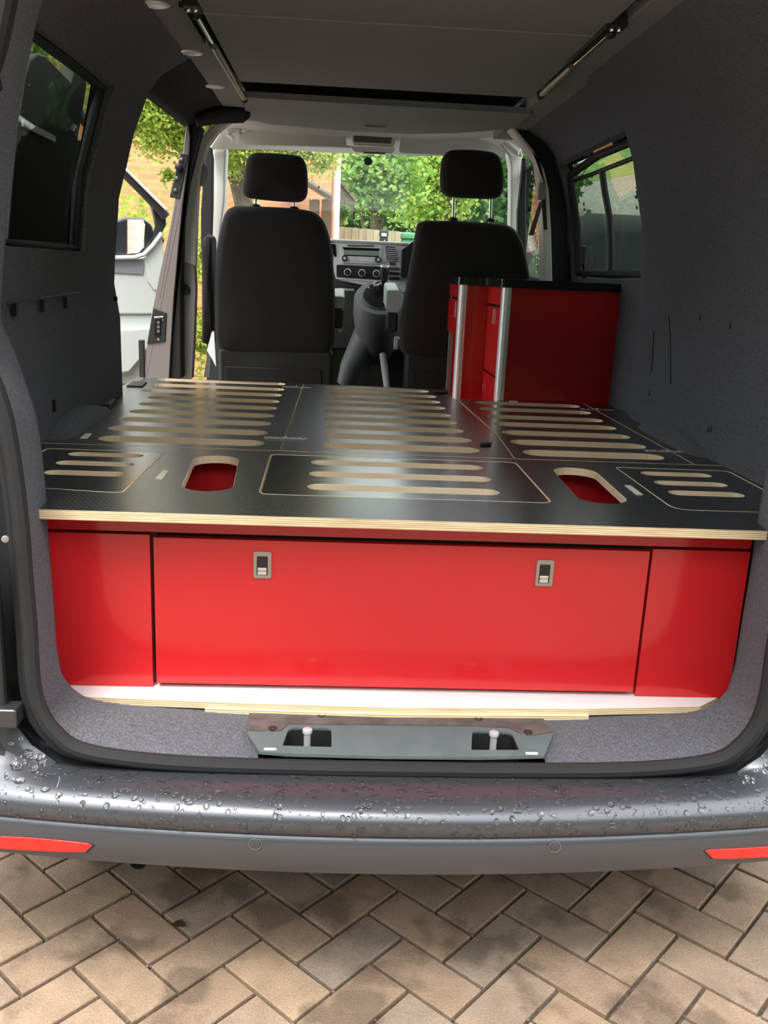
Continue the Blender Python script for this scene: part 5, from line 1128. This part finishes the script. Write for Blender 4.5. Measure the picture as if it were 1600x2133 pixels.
# fence, bins, shrub
fe = empty('fence', (1.2, 15.0, 0), 'pale weathered close board fence under the trees', 'fence')
f0, f1 = at_y(703, 478, 15).x, at_y(900, 478, 15).x; n = 26; zt_ = at_y(770, 475, 15).z
for k in range(n):
    x = lerp(f0, f1, k / n); q = MB(); q.box((x, 15 + .012 * (k % 2), 0), (x + (f1 - f0) / n * .97, 15.02 + .012 * (k % 2), zt_ - .012 * k / n * 4 + random.uniform(-.006, .006))); q.build('fence_board', M['fence'], fe)
m = MB(); m.box((f0, 15.035, .4), (f1, 15.075, .5)); m.box((f0, 15.035, 1.4), (f1, 15.075, 1.5)); m.build('fence_rail', M['fence'], fe)
def wbin(px0, px1, pytop, y, m, label, tagp):
    a, b = at_y(px0, pytop, y), at_y(px1, pytop, y); w = b.x - a.x; xc = (a.x + b.x) / 2; t = empty('wheelie_bin', (xc, y, 0), label, 'bin')
    q = MB(); q.loft([[(xc + sx * w * k, y + sy * w * k * 1.1, z) for sx, sy in ((-.5, -.5), (.5, -.5), (.5, .5), (-.5, .5))] for z, k in ((.08, .78), (a.z - .09, .96))]); q.build('body', M[m], t, bevel=.02)
    q = MB(); q.loft([[(xc + sx * w * k, y + sy * w * k * 1.15, z) for sx, sy in ((-.5, -.5), (.5, -.5), (.5, .5), (-.5, .5))] for z, k in ((a.z - .09, 1.04), (a.z - .03, 1.04), (a.z, .9))]); q.build('lid', M[m], t, bevel=.015)
    for s in (-1, 1): q = MB(); q.cyl((xc + s * w * .42, y + w * .4, .1), (xc + s * w * .5, y + w * .4, .1), .1, 14); q.build('wheel', M['black'], t, smooth=True)
    if tagp: p = at_y(*tagp, y - w * .56); q = MB(); q.box((p.x - .035, p.y - .01, p.z - .02), (p.x + .035, p.y + .02, p.z + .02)); q.build('label_plate', M['white'], t)
wbin(791, 809, 478, 13.0, 'bin_dark', 'dark grey wheelie bin with a white label before the pale fence', (800, 489))
wbin(836, 868, 484, 13.2, 'bin_green', 'green wheelie bin half hidden by the dashboard edge', None)
p = at_y(728, 490, 13.6); s_ = empty('shrub', (p.x, 13.6, 0), 'bright green grassy shrub at the foot of the pale fence', 'shrub'); leaf_cloud('foliage', [(p.x, 13.6, .8, .15, .8), (p.x + .16, 13.6, .65, .13, .65)], 2500, .09, 'leaf_light', s_, 31); m = MB(); m.cyl((p.x, 13.6, 0), (p.x, 13.6, 1.1), .02, 6); m.build('stem', M['bark'], s_)
# low hedge and grass by the open door
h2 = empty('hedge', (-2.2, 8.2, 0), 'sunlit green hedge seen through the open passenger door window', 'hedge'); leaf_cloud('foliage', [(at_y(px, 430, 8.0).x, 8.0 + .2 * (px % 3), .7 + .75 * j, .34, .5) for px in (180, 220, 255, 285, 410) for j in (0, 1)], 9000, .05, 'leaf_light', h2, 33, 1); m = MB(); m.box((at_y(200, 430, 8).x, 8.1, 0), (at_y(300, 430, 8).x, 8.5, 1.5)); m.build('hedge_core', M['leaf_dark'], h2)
# grass verges
gv = MB(); gv.box((-8, 8.9, -.03), (12, 24, .02)); tag(gv.build('lawn', M['grass']), 'mown green lawn in front of the fence and house', kind='structure')
# driver side: gravel bank with grass on top, shrub and a dark car, added for mixed reflections in the glass
bk = MB(); bk.loft([[(.247 * y, y, -.05), (.247 * y, y, max(0, (y - 8.5)) * .36), (9, y, max(0, (y - 8.5)) * .42 + .4), (9, y, -.1)] for y in (8.5, 11, 14, 17)]); tag(bk.build('land', M['gravel'], smooth=True, angle=40), 'grey gravel slope rising behind the dark car shape', kind='structure')
gt = MB(); gt.loft([[(.25 * y, y, z - 1), (.25 * y, y, z), (9.5, y, z + .4), (9.5, y, z - 1)] for y, z in ((17, 3.1), (19, 3.5), (22.5, 4.6))]); tag(gt.build('hill', M['grass'], smooth=True), 'green grass on top of the gravel slope', kind='structure')
b3 = empty('bush', (4.6, 13.5, 1.6), 'dark green bush growing on the gravel slope', 'bush'); leaf_cloud('foliage', [(4.55, 13.4, 2.7, .40, .7), (4.8, 13.6, 3.4, .5, .7), (4.9, 13.5, 2.2, .35, .5)], 4000, .09, 'leaf_dark', b3, 41); m = MB(); m.cyl((4.7, 13.5, 1.6), (4.7, 13.5, 3.2), .05, 8); m.build('stem', M['bark'], b3)
pc = empty('stand_in_car', (2.9, 8.0, 0), 'dark tall rounded car shape added in place of reflections in the tinted side window', 'car')
prof = [(6.2, .35), (6.15, .95), (6.5, 1.15), (6.9, 1.25), (7.3, 1.75), (7.9, 1.92), (9.2, 1.9), (10.2, 1.5), (10.5, 1.1), (10.45, .35)]
m = MB(); m.loft([[(x, y + (.08 * e if y < 8 else -.08 * e), z - (.12 * e if z > 1.2 else 0)) for y, z in prof] for x, e in ((1.85, 1), (2.05, 0), (3.4, 0), (3.6, 1))]); m.build('car_body', M['car'], pc, smooth=True, angle=40)
m = MB(); m.prism([(1.865, 7.15, 1.28), (1.865, 7.5, 1.64), (1.865, 8.9, 1.68), (1.865, 9.5, 1.36)], (-.02, 0, 0)); m.build('side_glass', M['gloss_black'], pc)
for y in (6.95, 9.6):
    m = MB(); m.lathe((1.82, y, .33), (1, 0, 0), [(0, .12), (-.01, .2), (0, .32), (.03, .33), (.2, .33)], 22); w = m.build('wheel', M['rubber'], pc, smooth=True); m = MB(); m.lathe((1.815, y, .33), (-1, 0, 0), [(0, .2), (.012, .17), (.012, .03), (.02, 0)], 18); m.build('hub', M['steel'], w, smooth=True)
# added hedge, unseen behind the camera, to shade the paving and mirror in the bumper
shade_hedge = empty('hedge', (0, -8, 0), 'added unseen dark hedge behind the viewer, shading the paving under the bumper', 'hedge')
m = MB(); m.box((-18, -9.2, 0), (18, -8.2, 6.2)); m.build('hedge_core', M['leaf_dark'], shade_hedge)
ga = empty('garage', (-9.5, -2, 0), 'cream rendered garage with an orange brick end, mirrored in the wing mirror glass', 'garage')
m = MB(); m.box((-11.5, -7.9, 0), (-9.0, -1.5, 3.0)); m.build('wall', M['cream'], ga); m = MB(); m.box((-11.5, -1.5, 0), (-9.0, 1.5, 3.0)); m.build('brick_end', M['brick'], ga); m = MB(); m.prism([(-8.8, -8.0, 2.95), (-11.7, -8.0, 2.95), (-10.25, -8.0, 4.2)], (0, 9.7, 0)); m.build('roof', M['tile'], ga)
for k in range(2): m = MB(); m.box((-9.0, -7.5 + 3 * k, .02), (-8.96, -5.1 + 3 * k, 2.2)); m.build('garage_door', M['white'], ga, bevel=.01)
# ---- litter
def leafbit(px, py, z, s, label, m):
    p = at_z(px, py, z); t = MB(); P = []
    for k in range(9): a = 2 * PI * k / 9; r = s * (1 + .35 * math.sin(3 * a + px)); P.append((p.x + r * math.cos(a) * 1.3, p.y + r * math.sin(a), z + .002 + .002 * math.cos(2 * a)))
    t.add(P + [(x, y, zz + .001) for x, y, zz in P], [list(range(8, -1, -1)), list(range(9, 18))] + [[i, (i + 1) % 9, 9 + (i + 1) % 9, 9 + i] for i in range(9)]); tag(t.build('dead_leaf', m), label, 'leaf')
q = at_z(374, 1925, 0); leafbit(374, 1925, gz(q.x, q.y) + .006, .011, 'small dark wet leaf lying in a paver joint below the bumper', mat('wet_leaf', (.035, .024, .012), .5))
a, b = at_z(1466, 1549, .511), at_z(1470, 1561, .507); m = MB(); m.tube([a, b], [.002, .0028], 6); tag(m.build('twig', M['timber']), 'short brown twig lying on the carpeted sill by the rubber seal', 'twig')
m = MB(); rnd = random.Random(9)
for k in range(260):
    u, v = rnd.randint(-6, 14), rnd.randint(-4, 12); s = rnd.random() * 2; x, y = lat(u + (s if rnd.random() < .5 else 0), v); x += rnd.gauss(0, .004); y += rnd.gauss(0, .004); r = rnd.uniform(.001, .0035); m.ball((x, y, gz(x, y) - .002 + r * .4), r, 5, 3, (1.2, 1, .7))
tag(m.build('grit', M['dirt'], drive), kind='stuff')
